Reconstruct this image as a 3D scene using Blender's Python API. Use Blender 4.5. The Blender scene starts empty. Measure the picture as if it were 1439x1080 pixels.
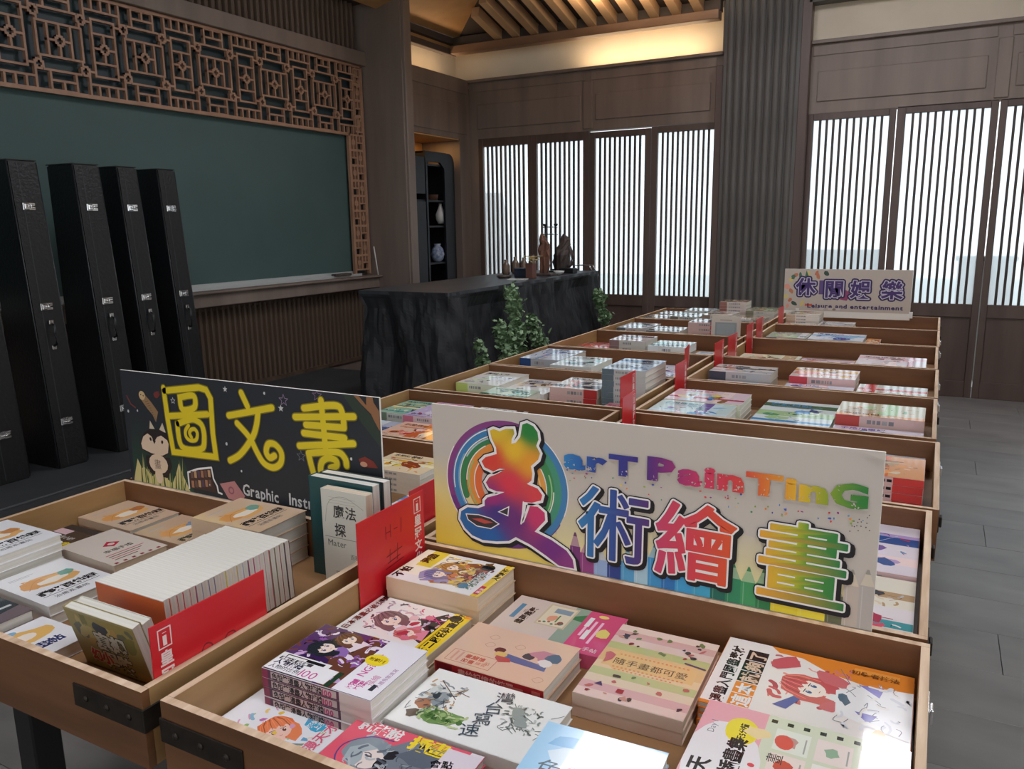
import bpy, bmesh, math, random
from mathutils import Vector, Matrix
from mathutils.geometry import tessellate_polygon

S = bpy.context.scene
C = S.collection
rng = random.Random(7)
PI = math.pi
R = math.radians

# ------------------------------------------------------------------ camera, sky, large lights, exposure
cam_data = bpy.data.cameras.new('camera')
cam = bpy.data.objects.new('camera', cam_data)
C.objects.link(cam)
cam_data.sensor_width = 36.0
cam_data.lens = 27.852
cam_data.clip_start = 0.02
rot = Matrix(((0.88252402, -0.07911279, 0.46356501),
              (0.47003581, 0.17932002, -0.86423993),
              (-0.01475405, 0.98060466, 0.19544007)))
cam.matrix_world = Matrix.Translation((0, 0, 1.5)) @ rot.to_4x4()
S.camera = cam

world = bpy.data.worlds.new('sky')
S.world = world
world.use_nodes = True
bg = world.node_tree.nodes['Background']
bg.inputs['Color'].default_value = (0.90, 0.96, 1.0, 1)
bg.inputs['Strength'].default_value = 1.5

S.view_settings.view_transform = 'Standard'
S.view_settings.look = 'None'
S.view_settings.exposure = 0.36
S.view_settings.gamma = 1.0
S.view_settings.use_curve_mapping = False
S.cycles.use_denoising = True
S.cycles.max_bounces = 7
S.cycles.transparent_max_bounces = 8
S.cycles.caustics_reflective = False
S.cycles.caustics_refractive = False
S.cycles.sample_clamp_indirect = 4.0

def area(name, loc, size, power, col, rot=(0, 0, 0)):
    l = bpy.data.lights.new(name, 'AREA')
    l.shape = 'RECTANGLE'; l.size, l.size_y = size
    l.energy = power; l.color = col
    o = bpy.data.objects.new(name, l); C.objects.link(o)
    o.location = loc; o.rotation_euler = rot
    return o
area('cove_strip_back', (-2.75, 7.88, 3.06), (1.3, 0.05), 6.5, (1, 0.72, 0.44), (PI, 0, 0))
area('cove_strip_corner', (-4.78, 7.1, 3.06), (0.05, 1.2), 2.2, (1, 0.70, 0.42), (PI, 0, 0))
area('niche_strip', (-4.80, 7.0, 2.40), (0.3, 0.7), 2.0, (1, 0.55, 0.16), (0, 0, 0))
area('rafter_fill', (-2.4, 6.9, 3.36), (1.2, 0.2), 9.0, (1, 0.76, 0.52), (R(165), 0, 0))  # unseen light added to brighten the rafters

# ------------------------------------------------------------------ helpers
def lin(c):
    out = []
    for v in c[:3]:
        v = v / 255.0
        out.append(v / 12.92 if v <= 0.04045 else ((v + 0.055) / 1.055) ** 2.4)
    return tuple(out) + (1.0,)

def mat(name, col, rough=0.6, metal=0.0, col2=None, scale=(8, 8, 8), bump=0.0, spec=0.5, emit=None, estr=0.0, detail=6, coat=0.0, bscale=None):
    m = bpy.data.materials.new(name); m.use_nodes = True
    nt = m.node_tree; b = nt.nodes['Principled BSDF']
    b.inputs['Roughness'].default_value = rough
    b.inputs['Metallic'].default_value = metal
    b.inputs['Specular IOR Level'].default_value = spec
    b.inputs['Coat Weight'].default_value = coat
    b.inputs['Base Color'].default_value = lin(col)
    if emit:
        b.inputs['Emission Color'].default_value = lin(emit); b.inputs['Emission Strength'].default_value = estr
    if col2 or bump:
        tc = nt.nodes.new('ShaderNodeTexCoord'); mp = nt.nodes.new('ShaderNodeMapping')
        mp.inputs['Scale'].default_value = scale
        nt.links.new(tc.outputs['Object'], mp.inputs['Vector'])
        n = nt.nodes.new('ShaderNodeTexNoise'); n.inputs['Scale'].default_value = 1.0; n.inputs['Detail'].default_value = detail
        nt.links.new(mp.outputs['Vector'], n.inputs['Vector'])
        if col2:
            r = nt.nodes.new('ShaderNodeValToRGB')
            r.color_ramp.elements[0].position = 0.32; r.color_ramp.elements[1].position = 0.68
            r.color_ramp.elements[0].color = lin(col); r.color_ramp.elements[1].color = lin(col2)
            nt.links.new(n.outputs['Fac'], r.inputs['Fac']); nt.links.new(r.outputs['Color'], b.inputs['Base Color'])
        if bump:
            bm_ = nt.nodes.new('ShaderNodeBump'); bm_.inputs['Strength'].default_value = bump; bm_.inputs['Distance'].default_value = 0.01
            nt.links.new(n.outputs['Fac'], bm_.inputs['Height']); nt.links.new(bm_.outputs['Normal'], b.inputs['Normal'])
    return m

def print_mat(name, rough, spec=0.5, coat=0.0, bump=0.0):
    m = bpy.data.materials.new(name); m.use_nodes = True
    nt = m.node_tree; b = nt.nodes['Principled BSDF']
    a = nt.nodes.new('ShaderNodeVertexColor'); a.layer_name = 'Col'
    nt.links.new(a.outputs['Color'], b.inputs['Base Color'])
    b.inputs['Roughness'].default_value = rough; b.inputs['Specular IOR Level'].default_value = spec
    b.inputs['Coat Weight'].default_value = coat
    if bump:
        tc = nt.nodes.new('ShaderNodeTexCoord'); n = nt.nodes.new('ShaderNodeTexNoise'); n.inputs['Scale'].default_value = 14
        nt.links.new(tc.outputs['Object'], n.inputs['Vector'])
        bb = nt.nodes.new('ShaderNodeBump'); bb.inputs['Strength'].default_value = bump; bb.inputs['Distance'].default_value = 0.004
        nt.links.new(n.outputs['Fac'], bb.inputs['Height']); nt.links.new(bb.outputs['Normal'], b.inputs['Normal'])
    return m

M = {}
M['wall_wood'] = mat('wall_wood', (140, 124, 113), 0.55, col2=(120, 105, 95), scale=(6, 6, 0.7), bump=0.08)
M['door_wood'] = mat('door_wood', (100, 82, 74), 0.45, col2=(82, 66, 59), scale=(9, 9, 0.8), bump=0.06)
M['slat_wood'] = mat('slat_wood', (72, 60, 54), 0.5, col2=(58, 47, 42), scale=(9, 9, 0.8))
M['pillar_wood'] = mat('pillar_wood', (102, 99, 95), 0.6, col2=(82, 78, 74), scale=(10, 10, 1.5), bump=0.15)
M['flute_wood'] = mat('flute_wood', (104, 84, 68), 0.55, col2=(80, 62, 50), scale=(10, 10, 1.5), bump=0.1)
M['lattice_wood'] = mat('lattice_wood', (176, 136, 110), 0.5, col2=(158, 118, 94), scale=(7, 7, 7))
M['beam_wood'] = mat('beam_wood', (150, 118, 92), 0.5, col2=(126, 96, 74), scale=(1.2, 8, 8), bump=0.05)
M['rafter_wood'] = mat('rafter_wood', (214, 176, 134), 0.5, col2=(196, 158, 118), scale=(8, 1.2, 8))
M['ceiling_dark'] = mat('ceiling_dark', (84, 74, 68), 0.8, col2=(70, 60, 55), scale=(2, 2, 2))
M['panel_light'] = mat('panel_light', (206, 160, 104), 0.6, col2=(190, 142, 90), scale=(3, 3, 3))
M['plaster'] = mat('plaster', (222, 208, 186), 0.9, col2=(214, 200, 178), scale=(3, 3, 3))
M['board'] = mat('board', (74, 98, 95), 0.6, col2=(67, 91, 88), scale=(1.5, 1.5, 1.5))
M['board_dark'] = mat('board_shade', (38, 54, 62), 0.5, col2=(44, 62, 62), scale=(4, 4, 4))  # darker board tone, shade of the gap behind the lattice put into colour
M['board_metal'] = mat('board_metal', (212, 215, 214), 0.35, 0.35)
M['chrome'] = mat('chrome', (225, 225, 225), 0.22, 1.0)
M['case_skin'] = mat('case_skin', (26, 27, 30), 0.38, col2=(20, 21, 23), scale=(60, 60, 60), bump=0.25, spec=0.45)
M['case_edge'] = mat('case_edge', (58, 60, 62), 0.4, 0.3)
M['platform'] = mat('platform', (64, 66, 68), 0.6, col2=(54, 56, 58), scale=(5, 5, 5))
M['stone'] = mat('stone', (44, 46, 50), 0.62, col2=(26, 27, 30), scale=(5, 5, 2.5), bump=0.9, detail=9)
M['stone_top'] = mat('stone_top', (62, 65, 70), 0.42, col2=(50, 52, 57), scale=(4, 4, 4), bump=0.15)
M['tile'] = mat('tile', (140, 136, 132), 0.34, col2=(116, 112, 109), scale=(2.2, 5, 2), bump=0.12, detail=8)
M['tile2'] = mat('tile2', (136, 132, 129), 0.36, col2=(112, 109, 106), scale=(2.6, 5, 2), bump=0.12, detail=8)
M['grout'] = mat('grout', (84, 82, 80), 0.8)
M['tray'] = mat('tray_wood', (128, 86, 54), 0.5, col2=(96, 61, 36), scale=(2.2, 2.2, 16), bump=0.06, detail=8)
M['tray_lit'] = mat('tray_wood_lit', (178, 142, 96), 0.5, col2=(146, 108, 66), scale=(2.2, 2.2, 14), bump=0.06, detail=8)  # same tray wood, light on the side walls put into the colour
M['ply'] = mat('ply_edge', (226, 200, 172), 0.65, col2=(182, 148, 116), scale=(50, 4, 50), bump=0.2)
M['tray_floor'] = mat('tray_floor', (150, 112, 74), 0.5, col2=(124, 90, 58), scale=(3, 14, 3))
M['steel'] = mat('black_steel', (32, 32, 34), 0.45, 0.4)
M['bracket'] = mat('bracket_steel', (58, 50, 44), 0.5, 0.6, col2=(40, 34, 30), scale=(30, 30, 30))
M['paper'] = mat('page_paper', (228, 225, 216), 0.85, col2=(212, 208, 198), scale=(4, 4, 420))
M['paper_cream'] = mat('page_cream', (224, 208, 186), 0.85, col2=(206, 188, 164), scale=(4, 4, 420))
M['foam'] = mat('foam_board', (226, 222, 214), 0.8)
M['red_card'] = mat('red_card', (206, 34, 44), 0.32, spec=0.5)
M['leaf'] = mat('leaf', (146, 172, 130), 0.6, col2=(88, 120, 82), scale=(30, 30, 30))
M['dark_cab'] = mat('dark_cabinet', (34, 35, 42), 0.45, col2=(28, 29, 34), scale=(4, 4, 4))
M['navy'] = mat('navy_box', (38, 44, 64), 0.5)
M['terra'] = mat('terracotta', (104, 66, 56), 0.6)
M['sculpt_brown'] = mat('sculpt_brown', (124, 82, 62), 0.6, col2=(84, 54, 42), scale=(20, 20, 8), bump=0.8)
M['sculpt_grey'] = mat('sculpt_grey', (92, 80, 74), 0.6, col2=(60, 50, 46), scale=(20, 20, 6), bump=0.8)
M['glass_brown'] = mat('brown_glass', (112, 92, 78), 0.2)
M['white_glaze'] = mat('white_glaze', (220, 220, 216), 0.25)
M['blue_glaze'] = mat('blue_glaze', (92, 116, 160), 0.25, col2=(190, 200, 214), scale=(30, 30, 30))
M['petal'] = mat('petal', (226, 208, 150), 0.8)
M['lampemit'] = mat('lamp_diffuser', (255, 255, 255), 0.5, emit=(248, 248, 255), estr=13.0)
M['glint_dot'] = mat('glint_glow', (255, 255, 255), 0.5, emit=(255, 244, 220), estr=14.0)
M['outwall'] = mat('outside_wall', (206, 208, 204), 0.8)
M['outdark'] = mat('outside_post', (112, 112, 112), 0.8)
M['outbrown'] = mat('outside_trunk', (120, 74, 52), 0.8)
M['outground'] = mat('outside_paving', (170, 170, 165), 0.9)
M['print'] = print_mat('glossy_print', 0.08, 0.85)
M['print_matte'] = print_mat('matte_print', 0.48, 0.4)
M['print_soft'] = print_mat('satin_print', 0.16, 0.6, bump=0.12, coat=0.6)
# frosted paper-white pane: lets the daylight and the blurred outside through
gm = bpy.data.materials.new('frosted_pane'); gm.use_nodes = True
nt = gm.node_tree; nt.nodes.clear()
o_ = nt.nodes.new('ShaderNodeOutputMaterial'); mx = nt.nodes.new('ShaderNodeMixShader')
tr = nt.nodes.new('ShaderNodeBsdfTransparent'); tl = nt.nodes.new('ShaderNodeBsdfTranslucent')
tr.inputs['Color'].default_value = (0.92, 0.97, 1, 1); tl.inputs['Color'].default_value = (0.93, 0.96, 0.97, 1)
mx.inputs['Fac'].default_value = 0.42
nt.links.new(tr.outputs[0], mx.inputs[1]); nt.links.new(tl.outputs[0], mx.inputs[2]); nt.links.new(mx.outputs[0], o_.inputs['Surface'])
M['pane'] = gm

class MB:
    def __init__(s): s.v = []; s.f = []; s.mi = []; s.sm = []
    def add(s, vs, fs, m=0, smooth=False):
        k = len(s.v); s.v += [tuple(v) for v in vs]
        for f in fs: s.f.append(tuple(i + k for i in f)); s.mi.append(m); s.sm.append(smooth)
    def box(s, x0, x1, y0, y1, z0, z1, m=0, bev=0.0, top=None, T=None):
        if bev > 0:
            b = min(bev, (x1 - x0) / 2.2, (y1 - y0) / 2.2, (z1 - z0) / 2.2)
            V = []; idx = {}
            for i, (xa, sx) in enumerate(((x0, 1), (x1, -1))):
                for j, (ya, sy) in enumerate(((y0, 1), (y1, -1))):
                    for k, (za, sz) in enumerate(((z0, 1), (z1, -1))):
                        idx[i, j, k] = len(V)
                        V += [(xa, ya + sy * b, za + sz * b), (xa + sx * b, ya, za + sz * b), (xa + sx * b, ya + sy * b, za)]
            g = lambda i, j, k, a: idx[i, j, k] + a
            F = []
            for i in (0, 1):
                q = [g(i, 0, 0, 0), g(i, 1, 0, 0), g(i, 1, 1, 0), g(i, 0, 1, 0)]; F.append(q[::-1] if i == 0 else q)
                q = [g(0, i, 0, 1), g(1, i, 0, 1), g(1, i, 1, 1), g(0, i, 1, 1)]; F.append(q if i == 0 else q[::-1])
                q = [g(0, 0, i, 2), g(1, 0, i, 2), g(1, 1, i, 2), g(0, 1, i, 2)]; F.append(q[::-1] if i == 0 else q)
            for i in (0, 1):
                for j in (0, 1):
                    F.append([g(i, j, 0, 0), g(i, j, 1, 0), g(i, j, 1, 1), g(i, j, 0, 1)])
                    F.append([g(i, 0, j, 0), g(i, 1, j, 0), g(i, 1, j, 2), g(i, 0, j, 2)])
                    F.append([g(0, i, j, 1), g(1, i, j, 1), g(1, i, j, 2), g(0, i, j, 2)])
            for i in (0, 1):
                for j in (0, 1):
                    for k in (0, 1): F.append([g(i, j, k, 0), g(i, j, k, 1), g(i, j, k, 2)])
            if T: V = [T @ Vector(v) for v in V]
            s.add(V, F, m); return
        V = [(x0, y0, z0), (x1, y0, z0), (x1, y1, z0), (x0, y1, z0), (x0, y0, z1), (x1, y0, z1), (x1, y1, z1), (x0, y1, z1)]
        if T: V = [T @ Vector(v) for v in V]
        s.add(V, [(0, 3, 2, 1), (0, 1, 5, 4), (1, 2, 6, 5), (2, 3, 7, 6), (3, 0, 4, 7)], m)
        s.add(V[4:], [(0, 1, 2, 3)], m if top is None else top)
    def lathe(s, prof, cx=0, cy=0, n=16, m=0, smooth=True):
        V = []; F = []
        for r, z in prof:
            for i in range(n):
                a = 2 * PI * i / n; V.append((cx + r * math.cos(a), cy + r * math.sin(a), z))
        for j in range(len(prof) - 1):
            for i in range(n):
                F.append((j * n + i, j * n + (i + 1) % n, (j + 1) * n + (i + 1) % n, (j + 1) * n + i))
        F.append(tuple(range(n))[::-1]); F.append(tuple((len(prof) - 1) * n + i for i in range(n)))
        s.add(V, F, m, smooth)
    def tube(s, pts, r, n=8, m=0, r2=None):
        pts = [Vector(p) for p in pts]; V = []; F = []
        for k, p in enumerate(pts):
            d = (pts[min(k + 1, len(pts) - 1)] - pts[max(k - 1, 0)]).normalized()
            u = d.cross(Vector((0, 0, 1)));
            if u.length < 1e-3: u = d.cross(Vector((1, 0, 0)))
            u.normalize(); w = d.cross(u)
            rr = r if r2 is None else r + (r2 - r) * k / (len(pts) - 1)
            for i in range(n):
                a = 2 * PI * i / n; V.append(p + u * rr * math.cos(a) + w * rr * math.sin(a))
        for k in range(len(pts) - 1):
            for i in range(n): F.append((k * n + i, k * n + (i + 1) % n, (k + 1) * n + (i + 1) % n, (k + 1) * n + i))
        F.append(tuple(range(n))[::-1]); F.append(tuple((len(pts) - 1) * n + i for i in range(n)))
        s.add(V, F, m, True)
    def prism(s, pts, axis, a, b, m=0):
        """polygon pts (2D) extruded along axis from a to b"""
        def P(p, t):
            return (t, p[0], p[1]) if axis == 'x' else (p[0], t, p[1]) if axis == 'y' else (p[0], p[1], t)
        n = len(pts); V = [P(p, a) for p in pts] + [P(p, b) for p in pts]
        F = [(i, (i + 1) % n, n + (i + 1) % n, n + i) for i in range(n)]
        tris = tessellate_polygon([[Vector((p[0], p[1], 0)) for p in pts]])
        F += [tuple(t) for t in tris] + [tuple(n + i for i in t[::-1]) for t in tris]
        s.add(V, F, m)
    def mesh(s, name, mats):
        me = bpy.data.meshes.new(name); me.from_pydata(s.v, [], s.f)
        for x in (mats if isinstance(mats, (list, tuple)) else [mats]): me.materials.append(x)
        me.polygons.foreach_set('material_index', s.mi); me.polygons.foreach_set('use_smooth', s.sm)
        me.update()
        bm = bmesh.new(); bm.from_mesh(me); bmesh.ops.recalc_face_normals(bm, faces=bm.faces); bm.to_mesh(me); bm.free()
        return me
    def build(s, name, mats, parent=None, loc=(0, 0, 0), rot=(0, 0, 0)):
        return link(name, s.mesh(name, mats), parent, loc, rot)

def link(name, me, parent=None, loc=(0, 0, 0), rot=(0, 0, 0)):
    o = bpy.data.objects.new(name, me); C.objects.link(o)
    o.parent = parent; o.location = loc; o.rotation_euler = rot
    return o
used = {}
def tag(o, label, cat, group=None):
    if group is None or not group.startswith('='):
        if label in used: print('DUP LABEL', label)
        used[label] = 1
    n = len(label.split())
    if n < 4 or n > 16: print('LABEL LEN', n, label)
    o['label'] = label; o['category'] = cat
    if group: o['group'] = group.lstrip('=')
    return o
def thing(name, loc, label, cat, group=None, rz=0):
    o = bpy.data.objects.new(name, None); C.objects.link(o)
    o.location = loc; o.rotation_euler = (0, 0, rz); o.empty_display_size = 0.05
    return tag(o, label, cat, group)
def struct(o): o['kind'] = 'structure'; return o
def copy_tree(o, parent=None):
    c = o.copy(); C.objects.link(c); c.parent = parent
    for ch in list(o.children): copy_tree(ch, c)
    return c

# ------------------------------------------------------------------ flat print: coloured shapes with real edges
W = (236, 234, 232); K = (28, 26, 30)
GL = {}
def glyph(ch, bold):
    key = (ch, bold)
    if key in GL: return GL[key]
    cu = bpy.data.curves.new('g', 'FONT'); cu.body = ch; cu.size = 1; cu.offset = bold; cu.resolution_u = 2
    o = bpy.data.objects.new('g', cu); C.objects.link(o)
    dg = bpy.context.evaluated_depsgraph_get(); me = bpy.data.meshes.new_from_object(o.evaluated_get(dg))
    vs = [(v.co.x, v.co.y) for v in me.vertices]; fs = [tuple(p.vertices) for p in me.polygons]
    cnt = {}
    for f in fs:
        for i in range(len(f)):
            e = tuple(sorted((f[i], f[(i + 1) % len(f)]))); cnt[e] = cnt.get(e, 0) + 1
    edges = [e for e, c in cnt.items() if c == 1]
    bpy.data.objects.remove(o); bpy.data.meshes.remove(me); bpy.data.curves.remove(cu)
    if vs: bb = (min(v[0] for v in vs), max(v[0] for v in vs), min(v[1] for v in vs), max(v[1] for v in vs))
    else: bb = (0, .3, 0, 0)
    GL[key] = (vs, fs, edges, bb)
    return GL[key]

class Art:
    """collects flat coloured shapes in (u, v); each shape lies a hair above the one before"""
    def __init__(s, w, h, step=0.000008, clip=True):
        s.w, s.h, s.step, s.clip = w, h, step, clip; s.k = 0
        s.v = []; s.f = []; s.c = []; s.z = 0.0003
    def _add(s, vs, fs, col):
        k = len(s.v); cf = callable(col)
        for x, y in vs:
            if s.clip: x = min(max(x, 0.0005), s.w - 0.0005); y = min(max(y, 0.0005), s.h - 0.0005)
            s.v.append((x, y, s.z)); s.c.append(lin(col(x, y)) if cf else lin(col))
        for f in fs: s.f.append(tuple(i + k for i in f))
    def up(s): s.z += s.step
    def rect(s, x0, y0, x1, y1, col, rot=0):
        cx, cy = (x0 + x1) / 2, (y0 + y1) / 2; c_, s_ = math.cos(rot), math.sin(rot)
        vs = []
        for x, y in ((x0, y0), (x1, y0), (x1, y1), (x0, y1)):
            dx, dy = x - cx, y - cy; vs.append((cx + dx * c_ - dy * s_, cy + dx * s_ + dy * c_))
        s._add(vs, [(0, 1, 2, 3)], col); s.up()
    def poly(s, pts, col, sub=0):
        tr = tessellate_polygon([[Vector((p[0], p[1], 0)) for p in pts]])
        vs = list(pts); fs = [tuple(t) for t in tr]
        for _ in range(sub):
            mid = {}; nf = []
            def mp(a, b):
                e = (min(a, b), max(a, b))
                if e not in mid:
                    mid[e] = len(vs); vs.append(((vs[a][0] + vs[b][0]) / 2, (vs[a][1] + vs[b][1]) / 2))
                return mid[e]
            for a, b, c in fs:
                x, y, z = mp(a, b), mp(b, c), mp(c, a); nf += [(a, x, z), (x, b, y), (z, y, c), (x, y, z)]
            fs = nf
        s._add(vs, fs, col); s.up()
    def ell(s, cx, cy, rx, ry, col, rot=0, n=14, wob=0.0, seed=0, a0=0, a1=2 * PI):
        r_ = random.Random(seed); c_, s_ = math.cos(rot), math.sin(rot); pts = []
        for i in range(n):
            a = a0 + (a1 - a0) * i / n; q = 1 + wob * (r_.random() * 2 - 1)
            dx, dy = rx * q * math.cos(a), ry * q * math.sin(a); pts.append((cx + dx * c_ - dy * s_, cy + dx * s_ + dy * c_))
        s.poly(pts, col)
    def line(s, pts, wd, col, caps=True, keep=False):
        zb = s.z; DZ_ = 0.0000025; k0 = s.k if keep else 0
        if not keep: s.k = 0
        def nxt(): s.k += 1; s.z = zb + DZ_ * (s.k % 41)
        for (x0, y0), (x1, y1) in zip(pts, pts[1:]):
            L = math.hypot(x1 - x0, y1 - y0)
            if L < 1e-7: continue
            nxt(); nx, ny = -(y1 - y0) / L * wd / 2, (x1 - x0) / L * wd / 2
            s._add([(x0 + nx, y0 + ny), (x1 + nx, y1 + ny), (x1 - nx, y1 - ny), (x0 - nx, y0 - ny)], [(0, 3, 2, 1)], col)
        if caps:
            for x, y in pts:
                nxt(); s._add([(x + wd / 2 * math.cos(a * PI / 4), y + wd / 2 * math.sin(a * PI / 4)) for a in range(8)], [tuple(range(8))], col)
        s.z = zb
        if not keep: s.z += DZ_ * (min(s.k, 41) + 1)
    def ribbon(s, pts, wd, col):
        """one continuous strip along pts with rounded ends"""
        P = [pts[0]]
        for p in pts[1:]:
            if math.hypot(p[0] - P[-1][0], p[1] - P[-1][1]) > 1e-5: P.append(p)
        closed = math.hypot(P[0][0] - P[-1][0], P[0][1] - P[-1][1]) < 1e-4
        if closed: P = P[:-1]
        n = len(P); h = wd / 2; Lp = []; Rp = []; D = lambda a, b: ((b[0] - a[0]) / math.dist(a, b), (b[1] - a[1]) / math.dist(a, b))
        for i in range(n):
            a = P[i - 1] if i or closed else None; c = P[(i + 1) % n] if i < n - 1 or closed else None
            d1 = D(a, P[i]) if a else D(P[i], c); d2 = D(P[i], c) if c else d1
            m = (-(d1[1] + d2[1]), d1[0] + d2[0]); L = math.hypot(*m) or 1; m = (m[0] / L, m[1] / L)
            q = h / max(.45, m[0] * -d1[1] + m[1] * d1[0])
            Lp.append((P[i][0] + m[0] * q, P[i][1] + m[1] * q)); Rp.append((P[i][0] - m[0] * q, P[i][1] - m[1] * q))
        vs = Lp + Rp; fs = [(i, (i + 1) % n, n + (i + 1) % n, n + i) for i in range(n if closed else n - 1)]
        if not closed:
            for e, (nb) in ((0, 1), (n - 1, n - 2)):
                d = D(P[nb], P[e]); a0 = math.atan2(d[1], d[0]); k = len(vs)
                vs += [(P[e][0] + h * math.cos(a0 + PI * (j / 6 - .5)), P[e][1] + h * math.sin(a0 + PI * (j / 6 - .5))) for j in range(7)]
                fs.append(tuple(range(k, k + 7)))
        s._add(vs, fs, col); s.up()
    def busy(s, x0, y0, x1, y1, cols, n, seed, r=.007, ink=None):
        """small curved brush marks and curls, the dense drawing of a printed illustration"""
        q = random.Random(seed); zb = s.z
        for i in range(n):
            x, y = q.uniform(x0, x1), q.uniform(y0, y1); a_ = q.uniform(0, 6.28); L = r * q.uniform(.7, 2.2); bnd = q.uniform(-1.2, 1.2)
            pts = [(x + L * t * math.cos(a_ + bnd * t), y + L * t * math.sin(a_ + bnd * t)) for t in (0, .35, .7, 1)]
            pts = [(min(max(u, x0), x1), min(max(v, y0), y1)) for u, v in pts]
            s.z = zb + .0000025 * (i % 32); s.ribbon(pts, r * q.uniform(.18, .75), q.choice(cols))
            if ink and i % 3 == 0: s.z = zb + .0000860; s.ribbon([(u + r * .25, v + r * .1) for u, v in pts], r * .10, ink)
        s.z = zb + .00010
    def smooth(s, pts, n=5):
        out = []
        for i in range(len(pts) - 1):
            p0 = pts[max(i - 1, 0)]; p1 = pts[i]; p2 = pts[i + 1]; p3 = pts[min(i + 2, len(pts) - 1)]
            for k in range(n):
                t = k / n
                out.append(tuple(0.5 * (2 * p1[j] + (p2[j] - p0[j]) * t + (2 * p0[j] - 5 * p1[j] + 4 * p2[j] - p3[j]) * t * t + (3 * p1[j] - p0[j] - 3 * p2[j] + p3[j]) * t ** 3) for j in (0, 1)))
        out.append(pts[-1]); return out
    def text(s, st, x, y, h, col, rot=0, bold=0.0, pitch=1.0, vert=False, outline=None, sx=1.0, keep=False):
        """(x, y) = lower left of the first character box; h = character box height"""
        c_, s_ = math.cos(rot), math.sin(rot); pen = 0.0
        pend = []
        for ch in st:
            vs, fs, edges, bb = glyph(ch, bold)
            cjk = ord(ch) > 0x2E80
            adv = 1.0 if cjk else (bb[1] - bb[0] + 0.08 if ch != ' ' else 0.35)
            ox = (0.5 - (bb[0] + bb[1]) / 2) if cjk else -bb[0] + 0.04
            oy = 0.1 if cjk else 0.05
            pts = []
            for a, b in vs:
                a, b = (a + ox) * h * sx, (b + oy) * h
                if vert: b -= pen * h
                else: a += pen * h * sx
                pts.append((x + a * c_ - b * s_, y + a * s_ + b * c_))
            pend.append((pts, fs, edges)); pen += adv * pitch
        if outline:
            for wd, oc, (dx, dy) in outline:
                oc = col if oc == 0 else oc
                for pts, fs, edges in pend:
                    q = [(a + dx, b + dy) for a, b in pts]; s.z -= .000006; s._add(q, fs, oc); s.z += .000006
                    for e in edges: s.line([q[e[0]], q[e[1]]], wd * 2, oc, caps=True, keep=True)
                s.z += .000105; s.up()
        for pts, fs, edges in pend: s._add(pts, fs, col)
        s.up()
    def mesh(s, name, m, orient=None):
        v = s.v
        if orient == 'L': v = [(s.h - y, x, z) for x, y, z in v]       # top of the cover turned to -x
        if orient == 'R': v = [(y, s.w - x, z) for x, y, z in v]
        if orient == 'D': v = [(s.w - x, s.h - y, z) for x, y, z in v]
        me = bpy.data.meshes.new(name); me.from_pydata(v, [], s.f); me.materials.append(m)
        ca = me.color_attributes.new('Col', 'FLOAT_COLOR', 'POINT')
        ca.data.foreach_set('color', [x for c in s.c for x in c])
        me.update()
        bm = bmesh.new(); bm.from_mesh(me)
        fl = [f for f in bm.faces if f.normal.z < 0]
        if fl: bmesh.ops.reverse_faces(bm, faces=fl)
        bm.to_mesh(me); bm.free()
        return me

# ------------------------------------------------------------------ floor: grey planks laid along x
b = MB(); b.box(-5.2, 2.7, -3.1, 8.3, -0.06, -0.012)
floor = struct(b.build('floor', M['grout']))
tm = []
for k, mm in enumerate(('tile', 'tile2')):
    b = MB(); b.box(0, 1.198, 0, 0.300, -0.012, 0, bev=0.0008); tm.append(b.mesh('tile', M[mm]))
for j in range(27):
    off = (0.0, 0.75, 0.35, 1.05)[j % 4]
    x = -4.15 - off
    y = -0.1 + 0.302 * j - 0.02
    if y > 7.6: continue
    while x < 1.9:
        if x > -4.6: link('tile', tm[rng.random() < 0.45], floor, (x, y, 0))
        x += 1.2
# raised platform along the board wall
b = MB(); b.box(-5.0, -3.75, 0.4, 5.55, 0.0, 0.25, bev=0.006)
b.box(-3.752, -3.742, 0.42, 5.53, 0.01, 0.238)
plat = struct(b.build('trim_1', M['platform']))

# ------------------------------------------------------------------ left wall: board alcove, pillar, niche wall
b = MB()
b.box(-5.10, -4.93, -3.0, 6.34, 0.0, 4.0)                       # wall behind everything
wall_left = struct(b.build('wall_left', M['wall_wood']))
# alcove end pillar, bands, sill and slats: trim of the alcove
wall_left0 = wall_left
wall_left = struct(MB().build('trim_2', M['wall_wood']))
b = MB()
b.box(-4.93, -4.40, 6.20, 6.34, 0, 4.0, bev=0.004)
b.box(-4.41, -4.375, 6.215, 6.325, 0, 4.0, bev=0.006)
b.build('pillar', M['wall_wood'], wall_left)
# wood band above the lattice, soffit
b = MB(); b.box(-4.93, -4.80, 0.6, 6.2, 2.965, 3.085, bev=0.004)
b.build('band', M['wall_wood'], wall_left)
b = MB(); b.box(-4.93, -4.3, 0.6, 6.2, 3.62, 3.70); b.build('soffit', M['ceiling_dark'], wall_left)
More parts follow.
